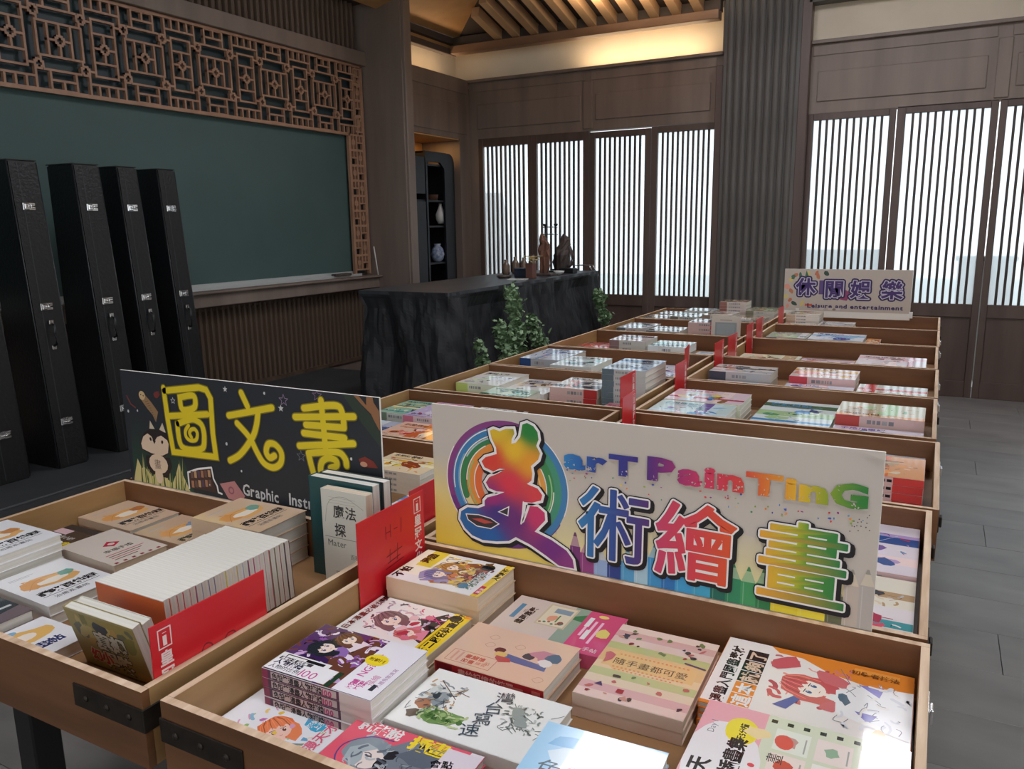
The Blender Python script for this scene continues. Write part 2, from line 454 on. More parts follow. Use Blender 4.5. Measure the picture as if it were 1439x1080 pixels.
# fluted slats, upper and lower
def slat_mesh(w, d, h, m):
    b = MB(); n = 5
    pts = [(-w / 2, 0)] + [(-w / 2 + w * i / n * 1.0, d * math.sin(PI * i / n) ** 0.6) for i in range(1, n)] + [(w / 2, 0)]
    V = [(y, x, z) for z in (0, h) for x, y in pts]; k = len(pts)
    F = [(i, i + 1, k + i + 1, k + i) for i in range(k - 1)] + [tuple(range(k)), tuple(range(k, 2 * k))[::-1], (0, k, 2 * k - 1, k - 1)]
    b.add(V, F, 0, False); return b.mesh('slat', m)
sm_lo = slat_mesh(0.046, 0.030, 0.64, M['flute_wood']); sm_hi = slat_mesh(0.052, 0.034, 0.52, M['flute_wood'])
y = 2.6
while y < 6.18:
    link('slat', sm_lo, wall_left, (-4.925, y, 0.28)); y += 0.056
y = 3.3
while y < 6.18:
    link('slat', sm_hi, wall_left, (-4.90, y, 3.09)); y += 0.064
b = MB(); b.box(-4.93, -4.905, 0.6, 6.2, 0.25, 0.285); b.box(-4.93, -4.905, 0.6, 6.2, 0.90, 0.95); b.build('rail', M['flute_wood'], wall_left)
b = MB(); b.box(-4.93, -4.76, 0.6, 6.2, 0.945, 1.045, bev=0.004); b.box(-4.93, -4.72, 0.6, 6.2, 1.045, 1.062, bev=0.003)
b.build('sill', M['wall_wood'], wall_left)

# green writing board with its metal ledge
bd = thing('chalkboard', (-4.86, 4.3, 1.08), 'long dark green writing board filling the alcove under the wooden lattice', 'board')
b = MB(); b.box(-0.055, -0.035, -2.9, 1.66, 0.0, 1.29); b.build('board_surface', M['board'], bd)
b = MB(); b.box(-0.055, -0.038, -2.9, 1.85, 1.29, 1.88); b.box(-0.055, -0.038, 1.66, 1.85, 0, 1.29); b.build('shaded_board', M['board_dark'], bd)
b = MB(); b.box(-0.035, 0.035, -2.9, 1.72, -0.018, -0.004, bev=0.002); b.box(-0.035, -0.02, -2.9, 1.66, -0.004, 0.028, bev=0.002); b.box(0.028, 0.035, -2.9, 1.72, -0.004, 0.006)
b.build('ledge', M['board_metal'], bd)
# lattice
lt = thing('lattice_screen', (-4.85, 4.3, 2.65), 'openwork wooden lattice of squares running above and beside the green board', 'lattice')
def bar(b, u0, v0, u1, v1, w=0.0135, d0=-0.016, d1=0.010):
    if abs(u1 - u0) > abs(v1 - v0): b.box(d0, d1, min(u0, u1) - w / 2, max(u0, u1) + w / 2, v0 - w / 2, v0 + w / 2)
    else: b.box(d0, d1, u0 - w / 2, u0 + w / 2, min(v0, v1) - w / 2, max(v0, v1) + w / 2)
def knot(b, u, v, r=0.026):
    q = r * 0.55
    for sx in (-1, 1):
        bar(b, u + sx * r, v - q, u + sx * r, v + q); bar(b, u - q, v + sx * r, u + q, v + sx * r)
        for sy in (-1, 1):
            bar(b, u + sx * q, v + sy * r, u + sx * q, v + sy * q); bar(b, u + sx * r, v + sy * q, u + sx * q, v + sy * q)
def rectf(b, u0, v0, u1, v1):
    bar(b, u0, v0, u1, v0); bar(b, u0, v1, u1, v1); bar(b, u0, v0, u0, v1); bar(b, u1, v0, u1, v1)
def motif(kind):
    b = MB()
    if kind == 'wide':
        rectf(b, -.145, -.098, .145, .098)
        for s_ in (-1, 1): bar(b, s_ * .075, -.098, s_ * .075, .098)
        knot(b, 0, 0)
        bar(b, 0, .026, 0, .098); bar(b, 0, -.098, 0, -.026); bar(b, .026, 0, .075, 0); bar(b, -.075, 0, -.026, 0)
        for s_ in (-1, 1):
            rectf(b, -.083, s_ * .178, .083, s_ * .292); bar(b, -.083, s_ * .235, .083, s_ * .235); bar(b, 0, s_ * .235, 0, s_ * .292)
            bar(b, .083, s_ * .178, .118, s_ * .178); bar(b, -.118, s_ * .178, -.083, s_ * .178)
            for q in (-1, 1): bar(b, q * .135, s_ * .098, q * .135, s_ * .128)
    else:
        rectf(b, -.08, -.172, .08, .172)
        for s_ in (-1, 1): bar(b, -.08, s_ * .088, .08, s_ * .088)
        knot(b, 0, 0)
        bar(b, 0, .026, 0, .088); bar(b, 0, -.088, 0, -.026); bar(b, .026, 0, .08, 0); bar(b, -.08, 0, -.026, 0)
        for s_ in (-1, 1):
            bar(b, -.125, s_ * .225, .125, s_ * .225)
            for u in (-.125, -.065, 0, .065, .125): bar(b, u, s_ * .225, u, s_ * .292)
            for q in (-1, 1): bar(b, q * .125, s_ * .178, q * .125, s_ * .225); bar(b, q * .08, s_ * .15, q * .125, s_ * .15)
    return b.mesh(kind + '_motif', M['lattice_wood'])
mw, mn = motif('wide'), motif('narrow')
b = MB(); knot(b, 0, 0); jm = b.mesh('junction_square', M['lattice_wood'])
for k in range(-3, 9):
    yy = 3.557 + 0.3 * k
    nar = (k % 2 == 0)
    link('lattice_motif', mn if nar else mw, lt, (0, yy - 4.3, 0))
    for s_ in (-1, 1): link('junction_square', jm, lt, (0, yy + 0.15 - 4.3, s_ * .152))
b = MB(); b.box(-.015, .014, -1.8, 1.87, .292, .312); b.box(-.015, .014, -1.8, 1.66, -.315, -.290); b.box(-.015, .014, 1.64, 1.665, -1.57, -.29); b.box(-.015, .014, 1.85, 1.875, -1.57, .312)
b.build('lattice_frame', M['lattice_wood'], lt)
def side_cell(kind):
    b = MB(); rectf(b, 0, 0, .085, .13); 
    if kind: bar(b, 0, .065, .085, .065); bar(b, .0425, .065, .0425, .13)
    else: bar(b, .0425, 0, .0425, .13); knot(b, .0425, .065, .018)
    return b.mesh('side_cell', M['lattice_wood'])
sc = [side_cell(0), side_cell(1)]
for k in range(9):
    for q in (0, 1): link('side_cell', sc[(k + q) % 2], lt, (0, 1.668 + q * .092, -1.53 + k * .137))
for k in range(4): link('side_cell', sc[k % 2], lt, (0, 1.758, -.27 + k * .14))

# niche wall beyond the pillar (panels, recess)
b = MB()
b.box(-5.1, -4.6, 6.345, 6.52, 0, 3.03)
b.box(-5.1, -4.6, 7.48, 7.695, 0, 3.03)
b.box(-5.1, -4.6, 6.52, 7.48, 2.42, 3.03)
b.box(-5.1, -4.6, 6.52, 7.48, 0, 0.7)
b.box(-5.2, -5.1, 6.345, 7.9, 0, 3.03)
nw = struct(b.build('wall_side', M['wall_wood']))
b = MB(); b.box(-4.60, -4.588, 6.56, 7.66, 2.885, 3.03, bev=0.003); b.build('panel', M['wall_wood'], nw)
b = MB(); b.box(-4.60, -4.588, 6.60, 7.62, 2.47, 2.775, bev=0.004); b.build('panel', M['wall_wood'], nw)
b = MB(); b.box(-5.09, -4.605, 6.53, 7.47, 2.405, 2.417); b.build('panel', M['panel_light'], nw)
b = MB(); b.box(-5.095, -5.075, 6.53, 7.47, 1.0, 2.40); b.build('panel', M['panel_light'], nw)
# display cabinet in the niche
cb = thing('display_cabinet', (-4.78, 6.95, 0.70), 'dark display cabinet with rounded top corner in the lit niche', 'cabinet')
b = MB()
pts = [(6.52, 0), (7.44, 0), (7.44, 1.46)] + [(7.34 + .10 * math.cos(a), 1.46 + .10 * math.sin(a)) for a in [PI * i / 12 for i in range(1, 7)]] + [(6.86, 1.56), (6.86, 1.50), (6.52, 1.50)]
b.prism([(p[0] - 6.95, p[1]) for p in pts], 'x', -.24, -.20)
b.build('back_panel', M['dark_cab'], cb)
b = MB()
b.box(-.20, .12, .46, .49, 0, 1.46); b.box(-.20, .12, -.43, -.40, 0, 1.50); b.box(-.20, .12, -.04, -.01, 0, 1.56)
b.build('side_panel', M['dark_cab'], cb)
for z in (0.02, .42, .80, 1.06, 1.42):
    b = MB(); b.box(-.20, .10, -.40, .46, z, z + .022, bev=0.003); b.build('shelf', M['dark_cab'], cb)
b = MB(); b.box(-.20, .11, -.04, .36, 1.545, 1.565); b.build('top_panel', M['dark_cab'], cb)
b = MB(); fr_ = [(7.44 - 6.95, 0), (7.44 - 6.95, 1.44)] + [(.39 + .10 * math.cos(a), 1.46 + .10 * math.sin(a)) for a in [PI * i / 16 for i in range(0, 9)]] + [(-.05, 1.56), (-.05, 1.46), (.22, 1.46), (.30, 1.40), (.30, 0)]
b.prism(fr_, 'x', .10, .125); b.build('front_frame', M['dark_cab'], cb)
b = MB(); b.box(.101, .12, -.44, -.06, 1.14, 1.50); b.build('door', M['dark_cab'], cb)
b = MB(); b.box(.101, .12, -.44, -.06, .03, 1.06); b.build('door', M['dark_cab'], cb)
for k, (yy, zz, kind) in enumerate(((7.20, 1.141, 0), (7.28, 1.542, 1), (7.14, 1.782, 2))):
    b = MB()
    if kind == 0: b.lathe([(.035, 0), (.06, .03), (.075, .08), (.06, .14), (.03, .17), (.04, .19), (.001, .19)]); m_ = M['blue_glaze']; lab = 'round blue and white vase on a dark niche shelf'
    elif kind == 1: b.lathe([(.03, 0), (.05, .04), (.055, .09), (.03, .15), (.016, .19), (.02, .21), (.001, .21)]); m_ = M['white_glaze']; lab = 'pale bottle with narrow neck on the niche shelf'
    else: b.lathe([(.05, 0), (.06, .05), (.062, .055), (.001, .055)]); m_ = M['sculpt_brown']; lab = 'small wide brown bowl on the upper niche shelf'
    tag(b.build(('vase', 'bottle', 'bowl')[kind], m_, None, (-4.74, yy, zz)), lab, ('vase', 'bottle', 'bowl')[kind])

# ------------------------------------------------------------------ back wall with shoji doors
b = MB()
b.box(-4.62, 2.6, 7.70, 7.80, 2.43, 3.03)
b.box(-4.62, -4.50, 7.70, 7.80, 0, 2.43)
b.box(-1.90, -1.15, 7.72, 7.80, 0, 4.0)
wall_back = struct(b.build('wall_back', M['wall_wood']))
b = MB(); b.box(-4.62, -1.88, 7.66, 7.80, 3.005, 3.035, bev=0.004); b.build('ledge', M['wall_wood'], wall_back)
b = MB(); b.box(-1.15, 2.6, 7.66, 7.80, 3.005, 3.035, bev=0.004); b.build('ledge', M['wall_wood'], wall_back)
for x0, x1 in ((-4.5, -3.30), (-3.14, -1.99), (-1.06, 0.22), (0.42, 1.7)):
    b = MB(); b.box(x0, x1, 7.688, 7.70, 2.53, 2.78, bev=0.006); b.build('panel', M['wall_wood'], wall_back)
    b = MB(); b.box(x0 - .05, x1 + .05, 7.692, 7.70, 2.91, 2.995, bev=0.004); b.build('panel', M['wall_wood'], wall_back)
b = MB(); b.box(-3.27, -3.17, 7.685, 7.70, 2.45, 2.90, bev=0.004); b.box(0.28, 0.38, 7.685, 7.70, 2.45, 2.90, bev=0.004); b.build('mullion', M['wall_wood'], wall_back)
# plaster band behind the ledge (cove) and to the right
b = MB(); b.box(-5.0, -1.9, 8.05, 8.12, 2.9, 3.5); b.box(-5.06, -4.98, 6.2, 8.12, 3.0, 3.5)
b.box(-5.0, -1.9, 7.80, 8.06, 2.9, 2.98); b.box(-5.0, -4.60, 6.34, 7.80, 2.95, 3.0)
b.build('plaster_band', M['plaster'], wall_back)
b = MB(); b.box(-1.15, 2.6, 7.74, 7.80, 3.03, 3.98); b.build('plaster_band', M['plaster'], wall_back)
b = MB(); b.box(-1.15, 2.6, 7.60, 7.80, 3.33, 3.46, bev=0.004); b.build('beam', M['pillar_wood'], wall_back)
# slatted pillar
pl = struct(MB().build('wall_pillar', M['pillar_wood']))
b = MB(); b.box(-1.86, -1.20, 7.60, 7.72, 0, 4.0); b.build('panel', M['pillar_wood'], pl)
b = MB(); n_ = 6
pts = [(0.030 * math.cos(a), -0.026 * math.sin(a)) for a in [PI * i / n_ for i in range(n_ + 1)]]
b.prism(pts, 'z', 0, 4.0); ps = b.mesh('slat', M['pillar_wood'])
for i in range(9): link('slat', ps, pl, (-1.80 + i * 0.0675, 7.60, 0))
b = MB(); b.box(-1.92, -1.86, 7.58, 7.72, 0, 2.9, bev=0.004); b.box(-1.20, -1.12, 7.60, 7.72, 0, 4.0, bev=0.004); b.build('side_strip', M['door_wood'], pl)

bar_w = {}
def door(n, x0, x1, g0, g1, ns, ztop, y=7.70, hd=.06):
    """door leaf x0..x1 with a glazed, barred opening g0..g1; ns bright slits"""
    zb = 0.80
    r_ = MB()
    r_.box(x0, g0, y, y + .045, 0, ztop + hd, bev=0.003); r_.box(g1, x1, y, y + .045, 0, ztop + hd, bev=0.003)
    r_.box(g0, g1, y, y + .045, ztop, ztop + hd, bev=0.003); r_.box(g0, g1, y, y + .045, zb - .11, zb, bev=0.003); r_.box(g0, g1, y, y + .045, 0, .14, bev=0.003)
    d = struct(r_.build('door_%d' % n, M['door_wood']))
    p = MB(); p.box(g0, g1, y + .018, y + .034, .13, zb - .10, bev=0.004); p.build('panel', M['door_wood'], d)
    p = MB(); p.box(g0 - .004, g1 + .004, y + .030, y + .034, zb - .004, ztop + .004); p.build('pane', M['pane'], d)
    pitch = (g1 - g0) / ns; w = pitch * .36
    key = round(w, 4)
    if key not in bar_w:
        q = MB(); q.box(-w / 2, w / 2, 0, .022, zb, ztop); bar_w[key] = q.mesh('slat', M['slat_wood'])
    for i in range(1, ns): link('slat', bar_w[key], d, (g0 + i * pitch, y + .004, 0))
    return d
DZ = 2.345
door(1, -4.50, -3.855, -4.445, -3.905, 10, DZ, hd=.086)
door(2, -3.855, -3.21, -3.80, -3.275, 10, DZ, hd=.086)
door(3, -3.205, -2.562, -3.145, -2.622, 10, DZ + .01)
door(4, -2.556, -1.90, -2.495, -1.950, 11, DZ + .02)
door(5, -1.12, -.418, -1.075, -.470, 11, DZ + .03)
door(6, -.410, .325, -.345, .272, 11, DZ + .035)
door(7, .335, 1.05, .385, .985, 11, DZ + .035)
door(8, 1.058, 1.77, 1.11, 1.71, 11, DZ + .035)

# ------------------------------------------------------------------ outside, blurred through the panes
b = MB(); b.box(-12, 12, 7.9, 24, -0.12, -0.02); struct(b.build('ground', M['outground']))
for k, (x0, x1, h, yy, m_) in enumerate(((-1.5, -.52, 1.18, 8.75, 'outwall'), (.16, .62, 1.12, 8.75, 'outwall'), (-.62, -.50, 1.22, 8.68, 'outdark'), (.44, .50, 1.16, 8.66, 'outdark'), (-.95, -.90, 1.16, 8.66, 'outdark'))):
    b = MB(); b.box(x0, x1, yy, yy + .08, -.02, h); struct(b.build('exterior_wall' if m_ == 'outwall' else 'exterior_post', M[m_]))
b = MB(); b.box(.14, .64, 8.62, 8.9, 1.12, 1.16); b.box(-1.5, -.5, 8.62, 8.9, 1.18, 1.22); struct(b.build('exterior_coping', M['outdark']))
b = MB(); b.prism([(-5.9, -.02), (-4.62, -.02), (-4.62, 1.0), (-4.75, 1.9), (-5.9, 1.9)], 'y', 8.5, 8.7); struct(b.build('exterior_buttress', M['outbrown']))

# ------------------------------------------------------------------ ceiling: flat dark part and the coffer with rafters
b = MB()
b.box(-5.1, 2.7, -3.1, 5.45, 4.0, 4.08)
b.box(-1.90, 2.6, 5.45, 7.8, 3.98, 4.06)
b.box(-5.1, -4.9, 5.45, 8.1, 4.0, 4.08)
b.box(-5.1, -1.88, 7.61, 8.12, 3.50, 3.54)
b.box(-5.1, -4.67, 5.45, 7.60, 3.50, 3.54)
ceiling = struct(b.build('ceiling', M['ceiling_dark']))
b = MB(); b.box(-4.66, -1.88, 7.44, 7.56, 3.268, 3.345, bev=0.004); b.build('beam', M['beam_wood'], ceiling)
b = MB(); b.box(-4.66, -1.88, 7.50, 7.60, 3.345, 3.44, bev=0.003); b.build('beam', M['ceiling_dark'], ceiling)
b = MB(); b.box(-4.74, -4.66, 6.36, 7.56, 3.262, 3.322, bev=0.004); b.build('beam', M['ceiling_dark'], ceiling)
b = MB(); b.box(-4.72, -4.66, 6.36, 7.60, 3.372, 3.44, bev=0.004); b.build('beam', M['ceiling_dark'], ceiling)
b = MB(); b.box(-4.80, -4.72, 6.36, 7.56, 3.32, 3.375); b.build('panel', M['panel_light'], ceiling)
# sloping boards: back slope (towards the room) and left slope, meeting on a hip
sl = .26
b = MB()
b.add([(-4.66, 7.60, 3.44), (-1.88, 7.60, 3.44), (-1.88, 5.45, 3.44 + 2.15 * sl), (-2.55, 5.45, 3.44 + 2.15 * sl)], [(0, 1, 2, 3)])
b.build('sloping_boards', M['ceiling_dark'], ceiling)
b = MB()
b.add([(-4.66, 7.60, 3.44), (-2.55, 5.45, 3.44 + 2.15 * sl), (-4.66, 5.45, 3.44)], [(0, 1, 2)])
b.build('sloping_boards', M['panel_light'], ceiling)
b = MB(); b.box(-1.90, -1.86, 5.45, 7.6, 3.44, 4.0); b.box(-4.95, -1.88, 5.40, 5.45, 3.46, 4.0); b.build('upstand', M['ceiling_dark'], ceiling)
T0 = Matrix.Rotation(-math.atan(sl), 4, 'X')
for i, xx in enumerate([-4.12 + .205 * k for k in range(11)]):
    L = min(2.1, (xx + 4.66) / 1.0 * 1.0)
    b = MB(); b.box(-.042, .042, -L, -.02, -.10, -.006, bev=0.003, T=T0)
    b.build('rafter', M['rafter_wood'], ceiling, (xx, 7.58, 3.44))
for i, (x, y) in enumerate(((-3.62, 6.72), (-3.41, 6.74), (-3.21, 6.73))):  # glowing dots added in place of specular glints on the beams
    t = thing('glint', (x, y, 3.44 + (7.6 - y) * sl - .155), 'tiny glowing dot added as a spotlight on the coffer rafters, number %s from the corner' % ('one', 'two', 'three')[i], 'glint', 'glowing dots added as glints under the coffer rafters')
    b = MB(); b.lathe([(.012, .0), (.018, .004), (.018, .045), (.001, .045)], n=10); b.build('housing', M['steel'], t)
    b = MB(); b.lathe([(.001, -.003), (.010, -.003), (.012, .001), (.001, .001)], n=10); b.build('lens', M['glint_dot'], t)
for i, (x, y, lab) in enumerate(((-0.18, 5.42, 'rectangular white ceiling lamp over the open aisle floor'), (-1.75, 4.98, 'rectangular white ceiling lamp over the book tables'), (-1.25, .55, 'unseen ceiling lamp added for top light on the nearest trays'), (.9, .55, 'unseen ceiling lamp added above the near aisle floor'))):  # unseen lamps: far pair placed for cover glare, near pair added for top light
    t = thing('ceiling_lamp', (x, y, 3.98), lab, 'lamp', 'rectangular ceiling lamps')
    b = MB(); b.box(-.36, .36, -.62, .62, -.05, .02, bev=0.006); b.build('housing', M['board_metal'], t)
    b = MB(); b.box(-.33, .33, -.59, .59, -.056, -.05); b.build('diffuser', M['lampemit'], t)

# walls the photograph does not show: behind the camera, and the window wall on the aisle side
b = MB()
b.box(-5.1, 2.7, -3.1, -3.0, 0, .8); b.box(-5.1, 2.7, -3.1, -3.0, 3.1, 4.0)
for x0, x1 in ((-5.1, -4.2), (-2.0, -.9), (1.3, 2.7)): b.box(x0, x1, -3.1, -3.0, .8, 3.1)
struct(b.build('wall_front', M['plaster']))
b = MB()
b.box(2.6, 2.7, -3.0, 7.8, 0, .9); b.box(2.6, 2.7, -3.0, 7.8, 2.7, 4.0)
for y in (-3.0, -.9, 1.3): b.box(2.6, 2.7, y, y + .5, .9, 2.7)
b.box(2.6, 2.7, 3.6, 7.8, .9, 2.7)
struct(b.build('wall_right', M['plaster']))

# ------------------------------------------------------------------ black instrument cases on the platform
CX = -4.10
def case(i, y0, wy, lab):
    """long black case standing on end; latches on the narrow face that looks into the room"""
    H = 1.625
    t = thing('instrument_case', (CX, y0 + wy / 2, 0.25), lab, 'case', 'black instrument cases standing on the platform')
    b = MB(); h = wy / 2
    V = [(-.34, -h, 0), (0, -h, 0), (0, h, 0), (-.34, h, 0), (-.36, -h * .92, H), (-.125, -h * .92, H), (-.125, h * .92, H), (-.36, h * .92, H)]
    b.add(V, [(0, 3, 2, 1), (0, 1, 5, 4), (1, 2, 6, 5), (2, 3, 7, 6), (3, 0, 4, 7), (4, 5, 6, 7)])
    bm = bmesh.new(); me = b.mesh('body', M['case_skin']); bm.from_mesh(me)
    bmesh.ops.bevel(bm, geom=bm.edges[:], offset=.009, segments=2, affect='EDGES'); bm.to_mesh(me); bm.free()
    link('body', me, t)
    sl_ = -.125 / H
    def fx(z): return sl_ * z
    # seam where the lid meets, and edge trims
    b = MB()
    b.add([(fx(0.02) + .0015, -h * .42, .02), (fx(0.02) + .0015, -h * .36, .02), (fx(H - .01) + .0015, -h * .30, H - .01), (fx(H - .01) + .0015, -h * .36, H - .01)], [(0, 1, 2, 3)])
    b.build('seam', M['case_edge'], t)
    b = MB()
    for s_ in (-1, 1): b.tube([(fx(.02) - .004, s_ * (h - .004), .02), (fx(H) - .004, s_ * (h * .92 - .004), H - .01)], .0035, 6)
    b.tube([(-.36, -h * .9, H), (-.13, -h * .9, H), (-.13, h * .9, H)], .003, 6)
    b.build('edge_trim', M['case_edge'], t)
    for z in (1.39, .87, .25):
        l = MB(); x = fx(z)
        l.box(x, x + .006, -.036, .030, z - .020, z + .020, bev=0.003)
        l.box(x + .006, x + .014, -.030, -.004, z - .016, z + .016, bev=0.004); l.box(x + .006, x + .012, .002, .026, z - .012, z + .012, bev=0.004)
        l.tube([(x + .014, -.026, z), (x + .020, -.006, z), (x + .014, .020, z)], .005, 6)
        l.build('latch', M['chrome'], t)
    z = .72; x = fx(z)
    l = MB(); l.tube([(x + .004, 0, z - .062), (x + .030, 0, z - .05), (x + .034, 0, z), (x + .030, 0, z + .05), (x + .004, 0, z + .062)], .0075, 8)
    hd = l.build('handle', M['case_skin'], t)
    l = MB(); l.box(x, x + .012, -.012, .012, z - .080, z - .056, bev=0.002); l.box(x, x + .012, -.012, .012, z + .056, z + .080, bev=0.002); l.build('bracket', M['chrome'], hd)
    return t
case(0, 2.13, .185, 'black instrument case nearest the camera, only partly in the picture')
case(1, 2.465, .175, 'tall black instrument case, second along from the picture edge')
case(2, 2.82, .175, 'tall black instrument case in the middle of the row of five')
case(3, 3.09, .145, 'black instrument case between the middle case and the last one')
case(4, 3.36, .145, 'black instrument case last in the row, closest to the stone counter')

# ------------------------------------------------------------------ rough black stone counter
def counter():
    X0, X1, Y0, Y1, Z = -3.57, -2.83, 4.40, 7.03, 1.075
    t = thing('stone_counter', (-3.2, 5.7, 0), 'long black rough stone counter with flat top and ivy growing on its side', 'counter')
    r_ = random.Random(3)
    loop = []
    def seg(a, b_, n):
        for i in range(n): loop.append((a[0] + (b_[0] - a[0]) * i / n, a[1] + (b_[1] - a[1]) * i / n))
    seg((X0, Y0), (X1, Y0), 34); seg((X1, Y0), (X1, Y1), 110); seg((X1, Y1), (X0, Y1), 30); seg((X0, Y1), (X0, Y0), 80)
    N = len(loop); cxm, cym = (X0 + X1) / 2, (Y0 + Y1) / 2
    import mathutils.noise as nz
    rows = 44; V = []; F = []
    for j in range(rows + 1):
        z = Z * (1 - j / rows)
        for i, (x, y) in enumerate(loop):
            nx = -1 if x <= X0 + .001 else 1 if x >= X1 - .001 else 0; ny = -1 if y <= Y0 + .001 else 1 if y >= Y1 - .001 else 0
            L = max(1, math.hypot(nx, ny)); nx /= L; ny /= L
            flare = .20 * (j / rows) ** 2
            if ny < 0: flare *= .7
            fold = nz.noise(Vector((x * 5.5, y * 5.5, z * .9))) * .055 + nz.noise(Vector((x * 14, y * 14, z * 4))) * .030 + nz.noise(Vector((x * 30, y * 30, z * 11))) * .012 + abs(nz.noise(Vector((x * 2.3 + 9, y * 2.3, z * 1.3)))) * -.10
            k = min(1, j / 5)
            d = flare * .8 + fold * k + (.012 * nz.noise(Vector((x * 9, y * 9, 2))) if j == 0 else 0)
            V.append((x + nx * d + 3.2, y + ny * d - 5.7, z - (.012 if j == 1 else 0) + (0 if j else 0)))
    for j in range(rows):
        for i in range(N): F.append((j * N + i, j * N + (i + 1) % N, (j + 1) * N + (i + 1) % N, (j + 1) * N + i))
    b = MB(); b.add(V, F, 0, False); b.build('rock_side', M['stone'], t)
    b = MB(); top = [(x + 3.2, y - 5.7) for (x, y, z) in [(v[0] - 3.2, v[1] + 5.7, 0) for v in V[:N]]]
    b.prism(top, 'z', Z - .02, Z + .004)
    b.build('counter_top', M['stone_top'], t)
counter()
TOPZ = 1.0795
def ivy(i, pts, n, lab, spread):
    """leaves scattered round a climbing stem"""
    r_ = random.Random(40 + i)
    base = Vector((pts[0][0], pts[0][1], pts[0][2]))
    t = thing('ivy_plant', base, lab, 'plant', 'green ivy plants climbing the stone counter')
    b = MB(); b.tube([Vector(p) - base for p in pts], .006, 6, r2=.003); b.build('stem', M['leaf'], t)
    for q in range(8):
        k = r_.random() * (len(pts) - 1); a = int(k); f = k - a
        p = Vector(pts[a]).lerp(Vector(pts[min(a + 1, len(pts) - 1)]), f) - base
        c_ = MB()
        for _ in range(n // 5):
            sp = spread * (1.15 - .6 * k / max(1, len(pts) - 1))
            c = p + Vector((abs(r_.gauss(.02, .03)), r_.gauss(0, sp * .55), r_.gauss(0, sp * .6)))
            if c.z + base.z > 1.12: c.z = 1.12 - base.z
            s_ = r_.uniform(.015, .029); Rm = Matrix.Rotation(r_.uniform(-1.2, 1.2), 3, 'X') @ Matrix.Rotation(r_.uniform(-.9, .9), 3, 'Y') @ Matrix.Rotation(r_.uniform(0, 6), 3, 'Z')
            L = [(0, -1, 0), (.55, -.6, .1), (.45, 0, .05), (.8, .3, .12), (.25, .5, 0), (0, 1.1, -.1), (-.25, .5, 0), (-.8, .3, .12), (-.45, 0, .05), (-.55, -.6, .1)]
            c_.add([c + Rm @ (Vector(v) * s_) for v in L], [tuple(range(10))])
        o = c_.build('foliage', M['leaf'], t); o['kind'] = 'stuff'
ivy(0, [(-2.68, 5.10, .45), (-2.72, 5.12, .7), (-2.76, 5.16, .9), (-2.79, 5.10, 1.06)], 560, 'big ivy plant climbing to the rim of the stone counter', .085)
ivy(1, [(-2.66, 4.92, .5), (-2.70, 4.90, .66), (-2.74, 4.88, .80)], 240, 'low bushy ivy at the foot of the big climbing ivy', .08)
ivy(2, [(-2.66, 5.48, .45), (-2.71, 5.44, .62), (-2.75, 5.40, .80)], 280, 'ivy plant just beyond the big climbing one, with thin arching shoots', .065)
ivy(3, [(-2.66, 4.56, .4), (-2.70, 4.57, .55), (-2.75, 4.60, .72)], 260, 'small ivy plant low on the near end of the counter', .05)
ivy(4, [(-2.66, 6.82, .5), (-2.72, 6.80, .72), (-2.77, 6.76, .92)], 300, 'ivy plant at the far end of the counter by the paper doors', .07)

# things on the counter
def put(name, m_, x, y, build, lab, cat, group=None, z=TOPZ, rz=0):
    b = MB(); build(b); return tag(b.build(name, m_, None, (x, y, z), (0, 0, rz)), lab, cat, group)
def rockform(b, prof, seed, sx=1.0, sy=.6):
    r_ = random.Random(seed); n = 14; V = []; F = []
    for (w, z, ox) in prof:
        for i in range(n):
            a = 2 * PI * i / n; q = 1 + r_.uniform(-.30, .24)
            V.append((ox + w * sx * q * math.cos(a), w * sy * q * math.sin(a), z + (r_.uniform(-.006, .006) if 0 < z else 0)))
    for j in range(len(prof) - 1):
        for i in range(n): F.append((j * n + i, j * n + (i + 1) % n, (j + 1) * n + (i + 1) % n, (j + 1) * n + i))
    F.append(tuple(range(n))[::-1]); F.append(tuple((len(prof) - 1) * n + i for i in range(n)))
    b.add(V, F, 0, False)
def sculpture(x, y, prof, seed, m_, lab, hole=False):
    t = thing('sculpture', (x, y, TOPZ), lab, 'sculpture')
    b = MB(); b.box(-.085, .085, -.06, .06, 0, .022, bev=0.004); b.build('base', M['sculpt_grey'] if not hole else M['steel'], t)
    b = MB(); rockform(b, prof, seed, .92 if hole else .78); b.build('body', m_, t)
    if hole:
        b = MB(); b.tube([(.05, 0, .03), (.105, 0, .07), (.115, 0, .15), (.09, 0, .22), (.04, 0, .27)], .022, 8, r2=.014); b.build('arm', m_, t)
sculpture(-3.00, 6.22, [(.05, .02, 0), (.062, .08, 0), (.066, .16, -.005), (.070, .22, -.004), (.058, .27, .004), (.040, .31, -.016), (.022, .34, -.022), (.006, .365, -.026)], 4, M['sculpt_brown'], 'upright reddish brown wood sculpture beside the candle stand')
sculpture(-3.14, 6.87, [(.08, .02, 0), (.088, .08, 0), (.092, .15, -.002), (.080, .20, .006), (.066, .25, .030), (.050, .29, .040), (.030, .32, .036), (.008, .345, .022)], 6, M['sculpt_grey'], 'grey brown sculpture with pierced side on the far counter end', True)
t = thing('candle_stand', (-3.19, 6.742, TOPZ), 'thin dark metal stand of two posts and crossbars', 'stand')
for s_ in (-1, 1):
    b = MB(); b.tube([(s_ * .055, 0, 0), (s_ * .055, 0, .42)], .009 if s_ > 0 else .006, 8); b.lathe([(.014, .42), (.02, .43), (.02, .44), (.001, .44)], cx=s_ * .055, n=8); b.build('post', M['steel'], t)
for z in (.345, .41):
    b = MB(); b.tube([(-.075, 0, z), (.075, 0, z)], .005, 8); b.build('crossbar', M['chrome'], t)
